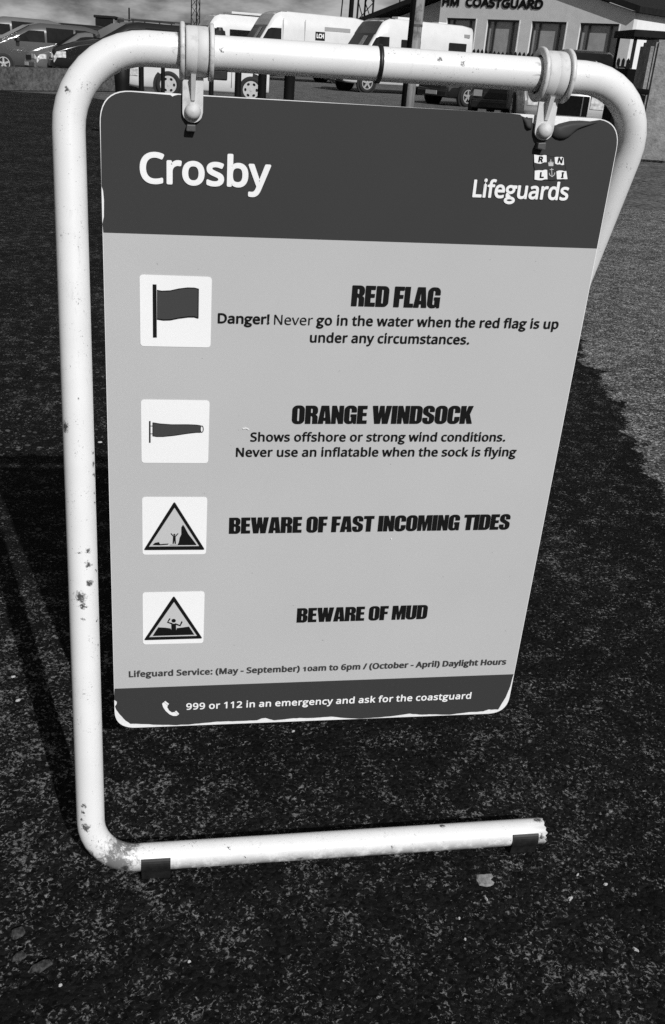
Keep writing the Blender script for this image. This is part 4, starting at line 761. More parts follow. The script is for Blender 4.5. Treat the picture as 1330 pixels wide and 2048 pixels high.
SH = [(1270, 1900, .0075, .4, 2.2, 'largest white shell flake, elongated, near the bottom right corner'), (1201, 1900, .006, .2, 1.8, 'thin white sliver just left of the largest shell flake'),
      (1141, 1798, .0075, .6, .5, 'white shell chip on the lower right asphalt, below two smaller flakes'), (1211, 1770, .0055, .5, .1, 'small white flake on the asphalt, rightmost of the three below the bar end'),
      (1155, 1751, .0045, .45, .6, 'tiny white flake nearest the open end of the foot bar'), (972, 1799, .006, .3, 2.0, 'slim white flake just below the flat grey stone'),
      (918, 1838, .003, .8, 0, 'white speck left of and below the flat grey stone'), (930, 1880, .0028, .8, 0, 'white speck lower than the flat grey stone and its slim flake'),
      (586, 1464, .0055, .4, .3, 'white flake just under the lower edge of the board'), (36, 1402, .009, .45, .5, 'pale shell flake beside the leg shadow at the left edge'),
      (26, 1355, .007, .35, .3, 'thin pale flake above the shell flake by the leg shadow'), (378, 1925, .004, .6, .3, 'white crumb on the asphalt at the bottom, below the left rubber foot'),
      (121, 1972, .004, .7, .2, 'white crumb in the bottom left corner'), (200, 885, .011, .5, .2, 'pale chip on the ground between the left leg and the board')]
for (x, y, r, el, rot, lb) in SH:
    flat_bit('shell_flake', x, y, r * .52, 'chip', lb, 'shell', 'white shell bits scattered on the asphalt', .003, el, rot, .3)
for (x, y, r, el, lb) in ((36, 1868, .0100, .6, 'grey angular pebble at the lower left edge'), (40, 1915, .009, .55, 'duller grey pebble just below the angular one at left'), (82, 1935, .013, .4, 'broad flat dark pebble, lowest of three at the lower left')):
    flat_bit('pebble', x, y, r, 'stone2', lb, 'stone', 'grey pebbles at the lower left', .006, el, .4, .25)

# loose grit: too much to count, densest along the left where the surface breaks up
def grit():
    m = NM('loose_grit', .9, 0, .1); gi = m.n('ShaderNodeNewGeometry'); m.grey(m.math('MULTIPLY', m.rng(gi.outputs['Random Per Island'], 0, 1, .008, .085), m.rng(gi.outputs['Random Per Island'], .0, .8, .6, 1.0))); return m.m
M_['grit'] = grit()
bm = bmesh.new(); rr = random.Random(5)
def grain(px, py, r):
    c = on_z(px, py, 0); n = 7; a0 = rr.random() * 6.3; el = rr.uniform(.45, 1); lo, hi = [], []
    for i in range(n):
        a = a0 + 2 * math.pi * i / n; k = r * rr.uniform(.7, 1.25); x, y = k * math.cos(a), k * math.sin(a) * el
        x, y = x * math.cos(a0) - y * math.sin(a0), x * math.sin(a0) + y * math.cos(a0)
        lo.append(bm.verts.new((c.x + x, c.y + y, .0002))); hi.append(bm.verts.new((c.x + x * .75, c.y + y * .75, min(r * .38, .0018))))
    for i in range(n): bm.faces.new((lo[i], lo[(i + 1) % n], hi[(i + 1) % n], hi[i]))
    bm.faces.new(hi)
for _ in range(420): grain(rr.uniform(-60, 260), 640 + 420 * rr.random() ** 1.0, rr.uniform(.002, .0095))
for _ in range(160): grain(rr.uniform(-60, 140), rr.uniform(1000, 1500), rr.uniform(.002, .005))
for _ in range(260): grain(rr.uniform(-40, 1370), rr.uniform(1300, 2080), rr.uniform(.0012, .0028))
for _ in range(200): grain(rr.uniform(1090, 1400), rr.uniform(650, 1400), rr.uniform(.0015, .004))
o = obj('gravel', bm, 'grit'); o['kind'] = 'stuff'; tag(o, 'fine loose stone grit scattered over the dark asphalt', 'gravel')

# ---------------------------------------------------------------- vehicles (x forward, y left, z up, origin on the ground at mid length)
def interp(tab, x):
    if x <= tab[0][0]: return tab[0][1]
    for (a, fa), (b, fb) in zip(tab, tab[1:]):
        if x <= b:
            t = (x - a) / (b - a); return fa + (fb - fa) * t
    return tab[-1][1]
KINDS = {
 # top: roof / bonnet line from rear (-L/2) to front; ws: windscreen base and top x; side windows as (x0, x1)
 'hatch': dict(L=3.9, W=1.66, belt=.92, z0=.22, wr=.30, wx=(-1.22, 1.22), top=[(-1.95, .80), (-1.9, .98), (-1.62, 1.34), (-1.2, 1.45), (-.2, 1.47), (.25, 1.40), (1.02, .98), (1.5, .86), (1.85, .72), (1.95, .55)], ws=(1.00, .28), rw=(-1.88, -1.62), win=[(-1.5, -.62), (-.55, .62)]),
 'small': dict(L=3.65, W=1.5, belt=.84, z0=.20, wr=.315, wx=(-1.37, .72), top=[(-1.825, .70), (-1.78, .9), (-1.62, 1.22), (-1.3, 1.32), (-.5, 1.33), (-.15, 1.27), (.55, .92), (1.2, .84), (1.72, .70), (1.825, .5)], ws=(.53, -.12), rw=(-1.76, -1.62), win=[(-1.5, -.9), (-.84, .25)]),
 'mpv': dict(L=4.4, W=1.78, belt=1.0, z0=.24, wr=.32, wx=(-1.35, 1.35), top=[(-2.2, .85), (-2.16, 1.05), (-1.95, 1.52), (-1.5, 1.62), (0, 1.64), (.35, 1.56), (1.35, 1.05), (1.75, .92), (2.1, .76), (2.2, .55)], ws=(1.33, .38), rw=(-2.14, -1.95), win=[(-1.85, -1.15), (-1.08, -.15), (-.08, .95)]),
 'estate': dict(L=4.6, W=1.76, belt=.92, z0=.22, wr=.31, wx=(-1.36, 1.36), top=[(-2.3, .80), (-2.26, .98), (-1.98, 1.38), (-1.6, 1.45), (-.1, 1.47), (.2, 1.41), (1.0, .98), (1.6, .88), (2.18, .70), (2.3, .5)], ws=(.98, .24), rw=(-2.24, -1.98), win=[(-1.85, -1.15), (-1.08, -.25), (-.18, .6)]),
 'saloon': dict(gz=(.30, .64), bz=(.10, .27), lh=.27, L=4.5, W=1.74, belt=.90, z0=.22, wr=.31, wx=(-1.35, 1.35), top=[(-2.25, .80), (-2.2, .95), (-1.45, 1.0), (-.95, 1.24), (-.5, 1.27), (.1, 1.26), (.75, .97), (1.6, .87), (2.2, .80), (2.25, .55)], ws=(.74, .12), rw=(-1.42, -.95), win=[(-1.0, -.4), (-.33, .4)]),
 'suv': dict(L=4.5, W=1.85, belt=1.08, z0=.34, wr=.36, wx=(-1.33, 1.36), top=[(-2.25, .95), (-2.2, 1.15), (-2.05, 1.68), (-1.6, 1.76), (0, 1.76), (.3, 1.68), (.95, 1.16), (1.6, 1.08), (2.15, .98), (2.25, .6)], ws=(.94, .32), rw=(-2.18, -2.05), win=[(-1.85, -1.2), (-1.12, -.25), (-.18, .6)]),
 'van': dict(L=5.6, W=1.95, belt=1.25, z0=.30, wr=.35, wx=(-1.65, 1.85), top=[(-2.8, 2.40), (-2.75, 2.52), (-2.3, 2.58), (1.0, 2.62), (1.28, 2.52), (1.48, 2.26), (1.62, 2.02), (2.05, 1.36), (2.5, 1.14), (2.76, .95), (2.8, .55)], ws=(2.05, 1.60), rw=None, win=[(1.02, 1.90)]),
}
def make_vehicle(name, label, cat, kind, paintm, loc, heading, group=None, rimm='rim', spokes=5, sc=1.0, front=None, glass='glass', lamps='lamp', extra=None, plate=True, grille='trim', hub_n=6):
    K = KINDS[kind]; Ln, Wd, belt, z0 = K['L'], K['W'], K['belt'], K['z0']; h = Wd / 2
    root = thing(name, label, cat, loc, heading, group); root.scale = (sc,) * 3
    van = kind == 'van'
    def plan(x):                                          # nose and tail taper in plan
        t = abs(x) / (Ln / 2); return 1 - (.04 if van else .05) * t ** 4 - .10 * max(0, t - .82) / .18 * (1 if x > 0 else (.3 if van else .7))
    def hw(x, z):
        k = plan(x)
        if z <= belt: return h * k * (1 - .05 * ((belt - z) / belt) ** 2 - .0)
        return h * k * (1 - (.10 if van else .30) * ((z - belt) / 1.0) ** (1.6 if van else 1.25))
    top = lambda x: interp(K['top'], x)
    xs = sorted(set([p[0] for p in K['top']] + [Ln * (i / 16 - .5) for i in range(1, 16)]))
    bm = bmesh.new(); rings = []
    for x in xs:
        zt = top(x); zb = z0 + .05 * max(0, abs(x) / (Ln / 2) - .8) * 5
        b = min(belt, zt - .10)
        zs = [zb, zb + .06, (zb + b) / 2, b, b + (zt - b) * .5, zt - .05]
        half = [(hw(x, z) * (.93 if i == 0 else 1), z) for i, z in enumerate(zs)] + [(hw(x, zt) - .07, zt), (0, zt + .015)]
        ring = [bm.verts.new((x, y, z)) for y, z in half] + [bm.verts.new((x, -y, z)) for y, z in half[-2::-1]]
        rings.append(ring)
    for r0, r1 in zip(rings, rings[1:]):
        for i in range(len(r0) - 1): bm.faces.new((r0[i], r0[i + 1], r1[i + 1], r1[i]))
        bm.faces.new((r0[-1], r0[0], r1[0], r1[-1]))
    bm.faces.new(rings[0]); bm.faces.new(rings[-1][::-1])
    bmesh.ops.recalc_face_normals(bm, faces=bm.faces)
    obj('body', bm, paintm, root, True)
    # windscreen / rear window / side windows
    def screen(nm, xa, xb, m=.10):
        g = bmesh.new(); rows = []
        for i in range(6):
            x = xa + (xb - xa) * i / 5; z = top(x); w = hw(x, z) - m
            rows.append([g.verts.new((x + (.012 if xa > 0 else -.012), w * s, z + .022)) for s in (-1, -.5, 0, .5, 1)])
        for r0, r1 in zip(rows, rows[1:]):
            for i in range(4): g.faces.new((r0[i], r0[i + 1], r1[i + 1], r1[i]))
        d = bmesh.ops.extrude_face_region(g, geom=g.faces[:]); bmesh.ops.translate(g, verts=[v for v in d['geom'] if isinstance(v, bmesh.types.BMVert)], vec=(0, 0, -.03))
        bmesh.ops.recalc_face_normals(g, faces=g.faces)
        return obj(nm, g, glass, root)
    screen('windscreen', *K['ws'])
    if van: pass
    if K['rw']: screen('rear_window', *K['rw'])
    for s in (-1, 1):
        for (xa, xb) in K['win']:
            pts_b = [(xa + (xb - xa) * i / 6, belt + .05) for i in range(7)]
            pts_t = [(x, min(top(x) - .13, 1.98 if van else top((xa + xb) / 2) - .12)) for x, _ in pts_b]
            # slant of the front pillar
            pts_t = [(x, max(z, belt + .07)) for x, z in pts_t]
            g = bmesh.new()
            B = [g.verts.new((x, s * (hw(x, z) + .010), z)) for x, z in pts_b]; T = [g.verts.new((x, s * (hw(x, z) + .010), z)) for x, z in pts_t]
            for i in range(6): g.faces.new((B[i], B[i + 1], T[i + 1], T[i]))
            d = bmesh.ops.extrude_face_region(g, geom=g.faces[:]); bmesh.ops.translate(g, verts=[v for v in d['geom'] if isinstance(v, bmesh.types.BMVert)], vec=(0, -s * .03, 0))
            bmesh.ops.recalc_face_normals(g, faces=g.faces); obj('side_window', g, glass, root)
        # door seam and mirror
        g = bmesh.new(); x = K['win'][-1][0] - .03
        box(g, x - .006, x + .006, s * (hw(x, .6) + .001) - .004, s * (hw(x, .6) + .001) + .004, z0 + .14, belt)
        obj('door_seam', g, 'trim', root)
        xm = K['win'][-1][1] - .12
        g = bmesh.new(); box(g, xm - .05, xm + .07, s * (hw(xm, belt) + .11) - .10, s * (hw(xm, belt) + .11) + .10, belt + .02, belt + (.30 if van else .17), .035)
        obj('mirror', g, 'trim', root)
        # front headlamp
        xl = Ln / 2 - .34; lh = K.get('lh', .15); g = bmesh.new(); zl = top(xl) - .13; rows = []
        for i in range(5):
            x = xl + .30 * i / 4; zz = min(zl, top(x) - .06)
            rows.append([g.verts.new((x, s * (hw(x, zz) + .008), zz)), g.verts.new((x, s * (hw(x, zz) + .008), zz - lh))])
        xe = Ln / 2 + .012
        for y in (h * .78, h * .52): rows.append([g.verts.new((xe, s * y, min(zl, top(Ln / 2 - .1) - .03))), g.verts.new((xe, s * y, zl - lh))])
        for r0, r1 in zip(rows, rows[1:]): g.faces.new((r0[0], r1[0], r1[1], r0[1]))
        bmesh.ops.recalc_face_normals(g, faces=g.faces); obj('headlight', g, lamps, root)
    gz = K.get('gz', (z0 + .27, z0 + .42)); bz = K.get('bz', (z0 + .04, z0 + .22))
    g = bbox(Ln / 2 - .05, Ln / 2 + .016, -h * .48, h * .48, gz[0], gz[1], .01); obj('grille', g, grille, root)
    g = bbox(Ln / 2 - .12, Ln / 2 + .05, -h * .82, h * .82, bz[0], bz[1], .03); obj('bumper', g, 'trim' if van else paintm, root)
    if plate: obj('number_plate', bbox(Ln / 2 + .03, Ln / 2 + .062, -.26, .26, bz[0] + .05, bz[0] + .16), 'plate', root)
    # wheels: arch, tyre, rim
    wr = K['wr']
    for xw in K['wx']:
        for s in (-1, 1):
            yy = s * (hw(xw, wr) - .02)
            g = lathe(bmesh.new(), [(-.06, wr + .07), (.028, wr + .07), (.028, 0)], (xw, yy, wr), (0, s, 0), 28)
            obj('wheel_arch', g, 'trim', root)
            wheel = obj('wheel', lathe(bmesh.new(), [(-.09, wr * .66), (-.09, wr * .95), (-.06, wr), (.05, wr), (.072, wr * .95), (.078, wr * .80), (.066, wr * .66)], (0, 0, 0), (0, s, 0), 30), 'tyre', root, True)
            wheel.location = (xw, yy, wr)
            g = lathe(bmesh.new(), [(.030, 0), (.030, wr * .66), (.066, wr * .66), (.066, wr * .58), (.04, wr * .56), (.036, 0)], (0, 0, 0), (0, s, 0), 30)
            for f in g.faces: f.smooth = False
            obj('wheel_well', g, 'trim', wheel)
            g = bmesh.new()
            ring_o = [(wr * .66 * math.cos(2 * math.pi * i / 30), wr * .66 * math.sin(2 * math.pi * i / 30)) for i in range(30)]
            if rimm == 'hub':                              # pressed hubcap: disc with oval holes
                loops = [ring_o]
                for k in range(hub_n):
                    a = 2 * math.pi * k / hub_n; cx, cz = wr * .46 * math.cos(a), wr * .46 * math.sin(a)
                    lo = []
                    for i in range(10):
                        t = 2 * math.pi * i / 10; u, v = wr * .10 * math.cos(t), wr * .125 * math.sin(t); lo.append((cx + u * math.cos(a) - v * math.sin(a), cz + u * math.sin(a) + v * math.cos(a)))
                    loops.append(lo)
                poly_mesh(g, loops, lambda u, v, k: Vector((u, s * (.074 - .02 * k), v)), True)
            else:
                ring_i = [(x * .86, z * .86) for x, z in ring_o]
                poly_mesh(g, [ring_o, ring_i], lambda u, v, k: Vector((u, s * (.074 - .02 * k), v)), True)
                for k in range(spokes):
                    a = 2 * math.pi * k / spokes + .3
                    lp = [(.02, -wr * .10), (wr * .60, -wr * .085), (wr * .60, wr * .085), (.02, wr * .10)]
                    lp = [(u * math.cos(a) - v * math.sin(a), u * math.sin(a) + v * math.cos(a)) for u, v in lp]
                    poly_mesh(g, [lp], lambda u, v, kk: Vector((u, s * (.072 - .018 * kk - .0004 * k), v)), True)
            cyl(g, (0, s * .06, 0), (0, s * .082, 0), wr * .13, wr * .10, 12)
            obj('rim', g, rimm, wheel)
    if extra: extra(root, K, hw, top)
    return root
def head(deg): return -YAW + math.radians(deg)            # 0 = pointing to the picture's right, 90 = away, 180 = left
def P3(px, D): return tuple(spot(px, D))
GC = 'cars parked beyond the sign'
def rails(root, K, hw, top):
    for s in (-1, 1):
        g = bmesh.new(); y = s * (hw(-.5, top(-.5)) - .12)
        cyl(g, (-1.6, y, top(-1.2) + .07), (.1, y, top(-.2) + .06), .018, n=8)
        for x in (-1.5, -.7, .05): cyl(g, (x, y, top(x) - .02), (x, y, top(-.7) + .07), .02, n=8)
        obj('roof_rail', g, 'trim', root)
make_vehicle('parked_car', 'grey people carrier with an alloy wheel, foremost in the row behind the low wall', 'car', 'mpv', 'p_grey', P3(76, 32), head(205), GC, sc=.86)
make_vehicle('parked_car', 'silver car mostly cut by the left picture edge, behind the grey people carrier', 'car', 'mpv', 'p_silver', P3(8, 39), head(207), GC, sc=1.0)
make_vehicle('parked_car', 'silver car with bright headlight between the grey people carrier and the dark estate', 'car', 'hatch', 'p_silver', P3(150, 32.3), head(224), GC, sc=.86)
make_vehicle('parked_car', 'long dark estate with roof rails, partly behind the curved top of the sign frame', 'car', 'estate', 'p_black', P3(256, 32.5), head(208), GC, extra=rails, sc=1.10)
make_vehicle('parked_car', 'black car whose roofline shows above the grey people carrier', 'car', 'estate', 'p_black', P3(118, 50), head(190), GC, sc=1.16)
make_vehicle('parked_car', 'small white car with silver hubcaps seen beneath the top bar', 'car', 'small', 'p_white', P3(398, 23.2), head(184), GC, rimm='hub', sc=.85)
# vans
def lch(root, K, hw, top):
    s = 1                                                 # side facing the camera
    yb = lambda x, z: s * (hw(x, z) + .006)
    def plate(nm, x0, x1, z0, z1, mat, dy=.004):
        g = bmesh.new(); vs = [g.verts.new((x, yb(x, z) + s * dy, z)) for x, z in ((x0, z0), (x1, z0), (x1, z1), (x0, z1))]; g.faces.new(vs)
        d = bmesh.ops.extrude_face_region(g, geom=g.faces[:]); bmesh.ops.translate(g, verts=[v for v in d['geom'] if isinstance(v, bmesh.types.BMVert)], vec=(0, -s * (dy + .02), 0))
        bmesh.ops.recalc_face_normals(g, faces=g.faces); return obj(nm, g, mat, root)
    plate('logo_badge', -.93, -.50, 1.63, 1.95, 'black_v')
    g = text_bm(bmesh.new(), 'LCH', (.55, 1.71), (.88, 1.71), .17, 'sans', .06, lambda u, v, e: Vector((-u, yb(-u, v) + s * (.012 - e * 20), v)))
    obj('logo_letters', g, 'white_v', root)
    plate('side_lettering_panel', -2.10, -.92, 2.00, 2.15, 'sticker')
    for x in (-.02, .95): obj('panel_seam', bbox(x - .008, x + .008, yb(x, 1.7) - .01, yb(x, 1.7) + .002, .5, 2.35), 'sticker', root)
def paper(root, K, hw, top):
    g = bmesh.new(); vs = []
    for x, y in ((1.66, .10), (1.66, .42), (1.95, .42), (1.95, .10)): vs.append(g.verts.new((x + .03, y, top(x) + .035)))
    g.faces.new(vs); d = bmesh.ops.extrude_face_region(g, geom=g.faces[:]); bmesh.ops.translate(g, verts=[v for v in d['geom'] if isinstance(v, bmesh.types.BMVert)], vec=(0, 0, -.015))
    obj('windscreen_notice', g, 'conc', root)
def campside(root, K, hw, top):
    paper(root, K, hw, top)
    for (x0, x1, z0, z1) in ((-.35, .50, 1.50, 1.93), (-2.45, -1.65, 1.45, 1.95)):
        g = bbox(x0, x1, hw(0, 1.4) - .06, hw(0, 1.4) + .012, z0, z1, .03); obj('side_window', g, 'glass', root)
    obj('roof_vent', bbox(-.2, .35, -.25, .25, 2.60, 2.72, .02), 'p_white', root); obj('roof_vent', bbox(-1.9, -1.5, -.25, .25, 2.58, 2.66, .02), 'p_white', root)
    obj('tail_marker', bbox(-2.62, -2.36, hw(-2.4, 2.2) - .02, hw(-2.4, 2.2) + .012, 2.16, 2.28), 'sticker', root)
    cap(root, hw, top, 'p_dark')
def cap(root, hw, top, mt):                               # roof front over the windscreen, coloured apart from the body
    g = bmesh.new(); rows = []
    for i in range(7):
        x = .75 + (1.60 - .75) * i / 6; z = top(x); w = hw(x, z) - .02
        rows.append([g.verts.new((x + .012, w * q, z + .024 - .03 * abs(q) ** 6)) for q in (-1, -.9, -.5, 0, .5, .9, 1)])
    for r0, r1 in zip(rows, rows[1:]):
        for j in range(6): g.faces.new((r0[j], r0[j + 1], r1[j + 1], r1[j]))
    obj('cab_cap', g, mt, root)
def v1(root, K, hw, top):
    obj('roof_rack', bbox(-1.9, .4, -.7, .7, 2.66, 2.76, .02), 'p_white', root)
    for (x0, x1) in ((-.55, .55), (-1.8, -.75)): obj('side_window', bbox(x0, x1, hw(0, 1.5) - .06, hw(0, 1.5) + .012, 1.45, 1.98, .03), 'glass', root)
    cap(root, hw, top, 'cab_grey')  # grey over the roof front, darker than the white body
GV = 'vans parked in front of the coastguard building'
make_vehicle('white_van', 'white van with a rack on its roof, left of the van with the square badge', 'van', 'van', 'p_white', P3(468, 52), head(203), GV, extra=v1, sc=.98)
make_vehicle('white_van', 'white high-roof van with a small black square badge on its side', 'van', 'van', 'p_white', P3(590, 45.5), head(203), GV, extra=lambda r_, K_, h_, t_: (lch(r_, K_, h_, t_), paper(r_, K_, h_, t_), cap(r_, h_, t_, 'cab_grey')))
make_vehicle('camper_van', 'white camper van with dark cab top and roof vents, nearest of the three vans', 'van', 'van', 'p_white', P3(797, 37), head(206), GV, extra=campside, sc=.88)
# right-hand cars
make_vehicle('parked_car', 'dark car with alloy wheel and pale plate, just right of the timber pole', 'car', 'hatch', 'p_black', P3(963, 30.0), head(215), GC, sc=.88, lamps='lamp_dim')
make_vehicle('parked_car', 'black car facing the camera with a clear headlight, just left of the right clamp', 'car', 'hatch', 'p_black', P3(1032, 24), head(250), GC, sc=.84, plate=False, lamps='lamp_half')
make_vehicle('parked_car', 'pale old saloon with square headlights and a dark grille, right of the right clamp', 'car', 'saloon', 'p_pale', P3(1113, 21.5), head(264), GC, extra=lambda r_, K_, h_, t_: [obj('grille_bar', bbox(Ln_ + .012, Ln_ + .03, y - .010, y + .010, .30, .64), 'chrome', r_) for Ln_ in (2.25,) for y in (-.28, .30)] and None, grille='void')
make_vehicle('parked_car', 'black car, only its rounded roof visible above the top bar by the right clamp', 'car', 'hatch', 'p_black', P3(1166, 36), head(264), GC, sc=1.18, lamps='lamp_dim')

# ---------------------------------------------------------------- low wall, bollards, bin, pole, piers
def upright(px, D): p = spot(px, D); return p
def prism(bm, pts, z0, z1):
    A = [bm.verts.new((x, y, z0)) for x, y in pts]; B = [bm.verts.new((x, y, z1)) for x, y in pts]; n = len(pts)
    bm.faces.new(A[::-1]); bm.faces.new(B)
    for i in range(n): bm.faces.new((A[i], A[(i + 1) % n], B[(i + 1) % n], B[i]))
    bmesh.ops.recalc_face_normals(bm, faces=bm.faces); return bm
wa, wb = spot(-420, 17.0), spot(291, 24.6)
dn = (wb - wa).normalized(); nb = Vector((-dn.y, dn.x, 0)) * .25
bm = prism(bmesh.new(), [(wa.x, wa.y), (wb.x, wb.y), (wb.x + nb.x, wb.y + nb.y), (wa.x + nb.x, wa.y + nb.y)], 0, .45)
bmesh.ops.bevel(bm, geom=[e for e in bm.edges], offset=.02, segments=2, affect='EDGES')
tag(obj('low_wall', bm, 'pebble'), 'low pebbly concrete wall at the left, in front of the parked cars', 'wall')
BL = [(282, .036, 'slim black post just right of the litter bin', .95), (326, .028, 'thin black post in front of the white car left wheel', .93), (424, .034, 'black post right of the left clamp, before the white car door', .95),
      (478, .045, 'black post left of the white car right wheel', .95), (527, .060, 'black post just right of the white car right wheel', .97), (582, .075, 'thickest black post, alone on bare tarmac right of the white car', .97)]
for px, r, lb, hh in BL:
    p = spot(px, 14.5); bm = bmesh.new(); lathe(bm, [(0, r), (hh - .05, r), (hh - .03, r * 1.15), (hh, r * 1.1), (hh + .02, r * .5), (hh + .022, .001)], (0, 0, 0), (0, 0, 1), 16)
    tag(obj('bollard', bm, 'black_metal', None, True, p), lb, 'bollard', 'black posts behind the sign')
p = spot(243, 12)
bn = thing('litter_bin', 'black tapering litter bin behind the top left corner of the board', 'bin', p)
bm = lathe(bmesh.new(), [(0, .055), (.25, .065), (.60, .085), (.86, .10), (.86, .088), (.5, .06)], (0, 0, 0), (0, 0, 1), 20); obj('bin_body', bm, 'black_metal', bn, True)
bm = lathe(bmesh.new(), [(.84, .108), (.88, .108), (.90, .085), (.88, .080)], (0, 0, 0), (0, 0, 1), 20); obj('rim_ring', bm, 'black_metal', bn, True)
# timber pole with a dark cable guard
p = spot(824, 19.5)
po = thing('timber_pole', 'tall weathered timber pole in front of the camper van', 'pole', p)
bm = bmesh.new(); sweep(bm, [(0, 0, -.2), (0, 0, 1), (0, 0, 2.5), (0, 0, 5), (0, 0, 7.5)], .118, 24); obj('shaft', bm, 'pole', po, True)
gx = -_r0 * .085 + -_f0 * .085
obj('cable_guard', cyl(bmesh.new(), (gx.x, gx.y, 0), (gx.x, gx.y, 7.4), .05, n=14), 'black_metal', po, True)
for z in (1.6, 2.6): obj('strap_band', cyl(bmesh.new(), (0, 0, z), (0, 0, z + .04), .122, n=24), 'steel', po)
# concrete pier at the right edge
pr = spot(1300, 13.7); ax_, ay_ = _r0, _f0
bm = prism(bmesh.new(), [tuple((pr + ax_ * a + ay_ * b)[:2]) for a, b in ((0, 0), (1.1, 0), (1.1, .6), (0, .6))], 0, 1.46)
bmesh.ops.bevel(bm, geom=bm.edges[:], offset=.03, segments=2, affect='EDGES')
pier = thing('concrete_pier', 'weathered pale concrete pier at the right picture edge', 'pier', (0, 0, 0)); obj('block', bm, 'conc', pier)
bm = prism(bmesh.new(), [tuple((pr + ax_ * a + ay_ * b)[:2]) for a, b in ((-.055, .05), (-.003, .05), (-.003, .5), (-.055, .5))], 0, 1.38); obj('edge_strip', bm, 'conc', pier)
bm = prism(bmesh.new(), [tuple((pr + ax_ * a + ay_ * b)[:2]) for a, b in ((-.14, -.06), (1.2, -.06), (1.2, -.003), (-.14, -.003))], 0, .03); obj('foot_shade_strip', bm, 'asphalt', pier)  # dark strip laid along the pier base to stand in for its shadow line
# black bin in the gap at the right of the board
p = spot(1245, 11.5)
bb = thing('black_bin', 'tall black bin seen in the gap between the board corner and frame bend', 'bin', p, -YAW)
obj('bin_body', bbox(-.10, .24, -.18, .18, 0.03, .84, .02), 'void', bb); obj('lid', bbox(-.12, .26, -.2, .2, .843, .90, .02), 'void', bb)
# ---------------------------------------------------------------- shelter
p = spot(1296, 27)
sh = thing('shelter', 'dark open-sided shelter with flat roof behind the concrete pier', 'shelter', p, -YAW)
obj('roof', bbox(-.82, 2.2, -.9, .9, 1.90, 2.06, .02), 'roof', sh)
for x in (-.72, .22, 1.9): obj('post', bbox(x - .035, x + .035, -.8, -.73, 1.2, 1.897), 'black_metal', sh)
for x in (-.72, 1.9): obj('post', bbox(x - .035, x + .035, .73, .8, 1.2, 1.897), 'black_metal', sh)
obj('lower_wall', bbox(-.78, 2.1, -.82, .82, 0, 1.197, .01), 'void', sh)

# ---------------------------------------------------------------- coastguard building
G1, G2 = spot(905, 47.5), spot(1110, 44.0)
ex = (G2 - G1).normalized(); en = Vector((ex.y, -ex.x, 0))
if en.dot(CAM - G1) < 0: en = -en
def fw(px, py):                                           # photo pixel -> facade coordinates (along, height)
    d = ray(px, py); q = CAM + d * ((G1 - CAM).dot(en) / d.dot(en)); return ((q - G1).dot(ex), q.z)
bl = thing('coastguard_station', 'pale rendered gabled coastguard building with dark lettering and four windows', 'building', G1, math.atan2(ex.y, ex.x))
sgn = -1.0 if (Vector((-ex.y, ex.x, 0)).dot(en) > 0) else 1.0     # local +y points away from the camera if sgn > 0
# local frame: x along the facade, y away from the viewer
def LB(a, d, z): return Vector((a, sgn * d, z))
def bprism(pts, d0, d1): return poly_mesh(bmesh.new(), [pts], lambda u, v, k: LB(u, d0 if k == 0 else d1, v), True)
eL, eR, ap = fw(722, 48), fw(1270, 21), fw(1019, -68)
wl = fw(876, 60)[0]; wr_ = fw(1257, 100)[0]
def roofz(a):
    return ap[1] + (eL[1] - ap[1]) * (ap[0] - a) / (ap[0] - eL[0]) if a < ap[0] else ap[1] + (eR[1] - ap[1]) * (a - ap[0]) / (eR[0] - ap[0])
WIN = []
for (a, t, b) in ((893, 35.5, 953), (974, 38.5, 1040), (1063, 42, 1134.5), (1160, 45.5, 1240)):
    u0, z1 = fw(a, t); u1, _ = fw(b, t + 2); WIN.append((u0 + .02, u1 - .02, z1 - 1.75, z1))
wall = [(wl, -.1), (wr_, -.1), (wr_, roofz(wr_) - .06), (ap[0], ap[1] - .06), (wl, roofz(wl) - .06)]
holes = [[(a, z0), (b, z0), (b, z1), (a, z1)] for a, b, z0, z1 in WIN]
fwall = obj('front_wall', poly_mesh(bmesh.new(), [wall] + holes, lambda u, v, k: LB(u, .3 * k, v), True), 'render', bl)
obj('recessed_wall', bprism([(eL[0] + .5, -.1), (wl - .003, -.1), (wl - .003, roofz(wl) - .06), (eL[0] + .5, roofz(eL[0] + .5) - .06)], .9, 1.2), 'render', bl)
obj('recess_window', bprism([(wl - 1.1, 1.6), (wl - .12, 1.6), (wl - .12, 2.7), (wl - 1.1, 2.7)], .86, .897), 'glass', bl)
side = obj('side_wall', bprism([(wr_ - .3, -.1), (wr_ - .003, -.1), (wr_ - .003, roofz(wr_) - .06), (wr_ - .3, roofz(wr_ - .3) - .06)], .303, 9), 'render_w', bl)
for k, (a, b, z0, z1) in enumerate(WIN):
    fr_ = bmesh.new()
    lp = [(a, z0), (b, z0), (b, z1), (a, z1)]; t = .07; w3 = (b - a) / 4.6
    hs = [[(x0 + t / 2, z0 + t), (x1 - t / 2, z0 + t), (x1 - t / 2, z1 - t), (x0 + t / 2, z1 - t)] for x0, x1 in ((a + t / 2, a + w3), (a + w3, b - w3), (b - w3, b - t / 2))]
    poly_mesh(fr_, [lp] + hs, lambda u, v, kk: LB(u, .10 + .06 * kk, v), True)
    w_ = obj('window', fr_, 'dframe', bl)
    obj('pane', bprism([(a + .03, z0 + .03), (b - .03, z0 + .03), (b - .03, z1 - .03), (a + .03, z1 - .03)], .165, .18), 'blind', w_)
    obj('reveal_trim', bprism([(b + .003, z0), (b + .05, z0), (b + .05, z1), (b + .003, z1)], -.012, .0), 'render_w', w_)
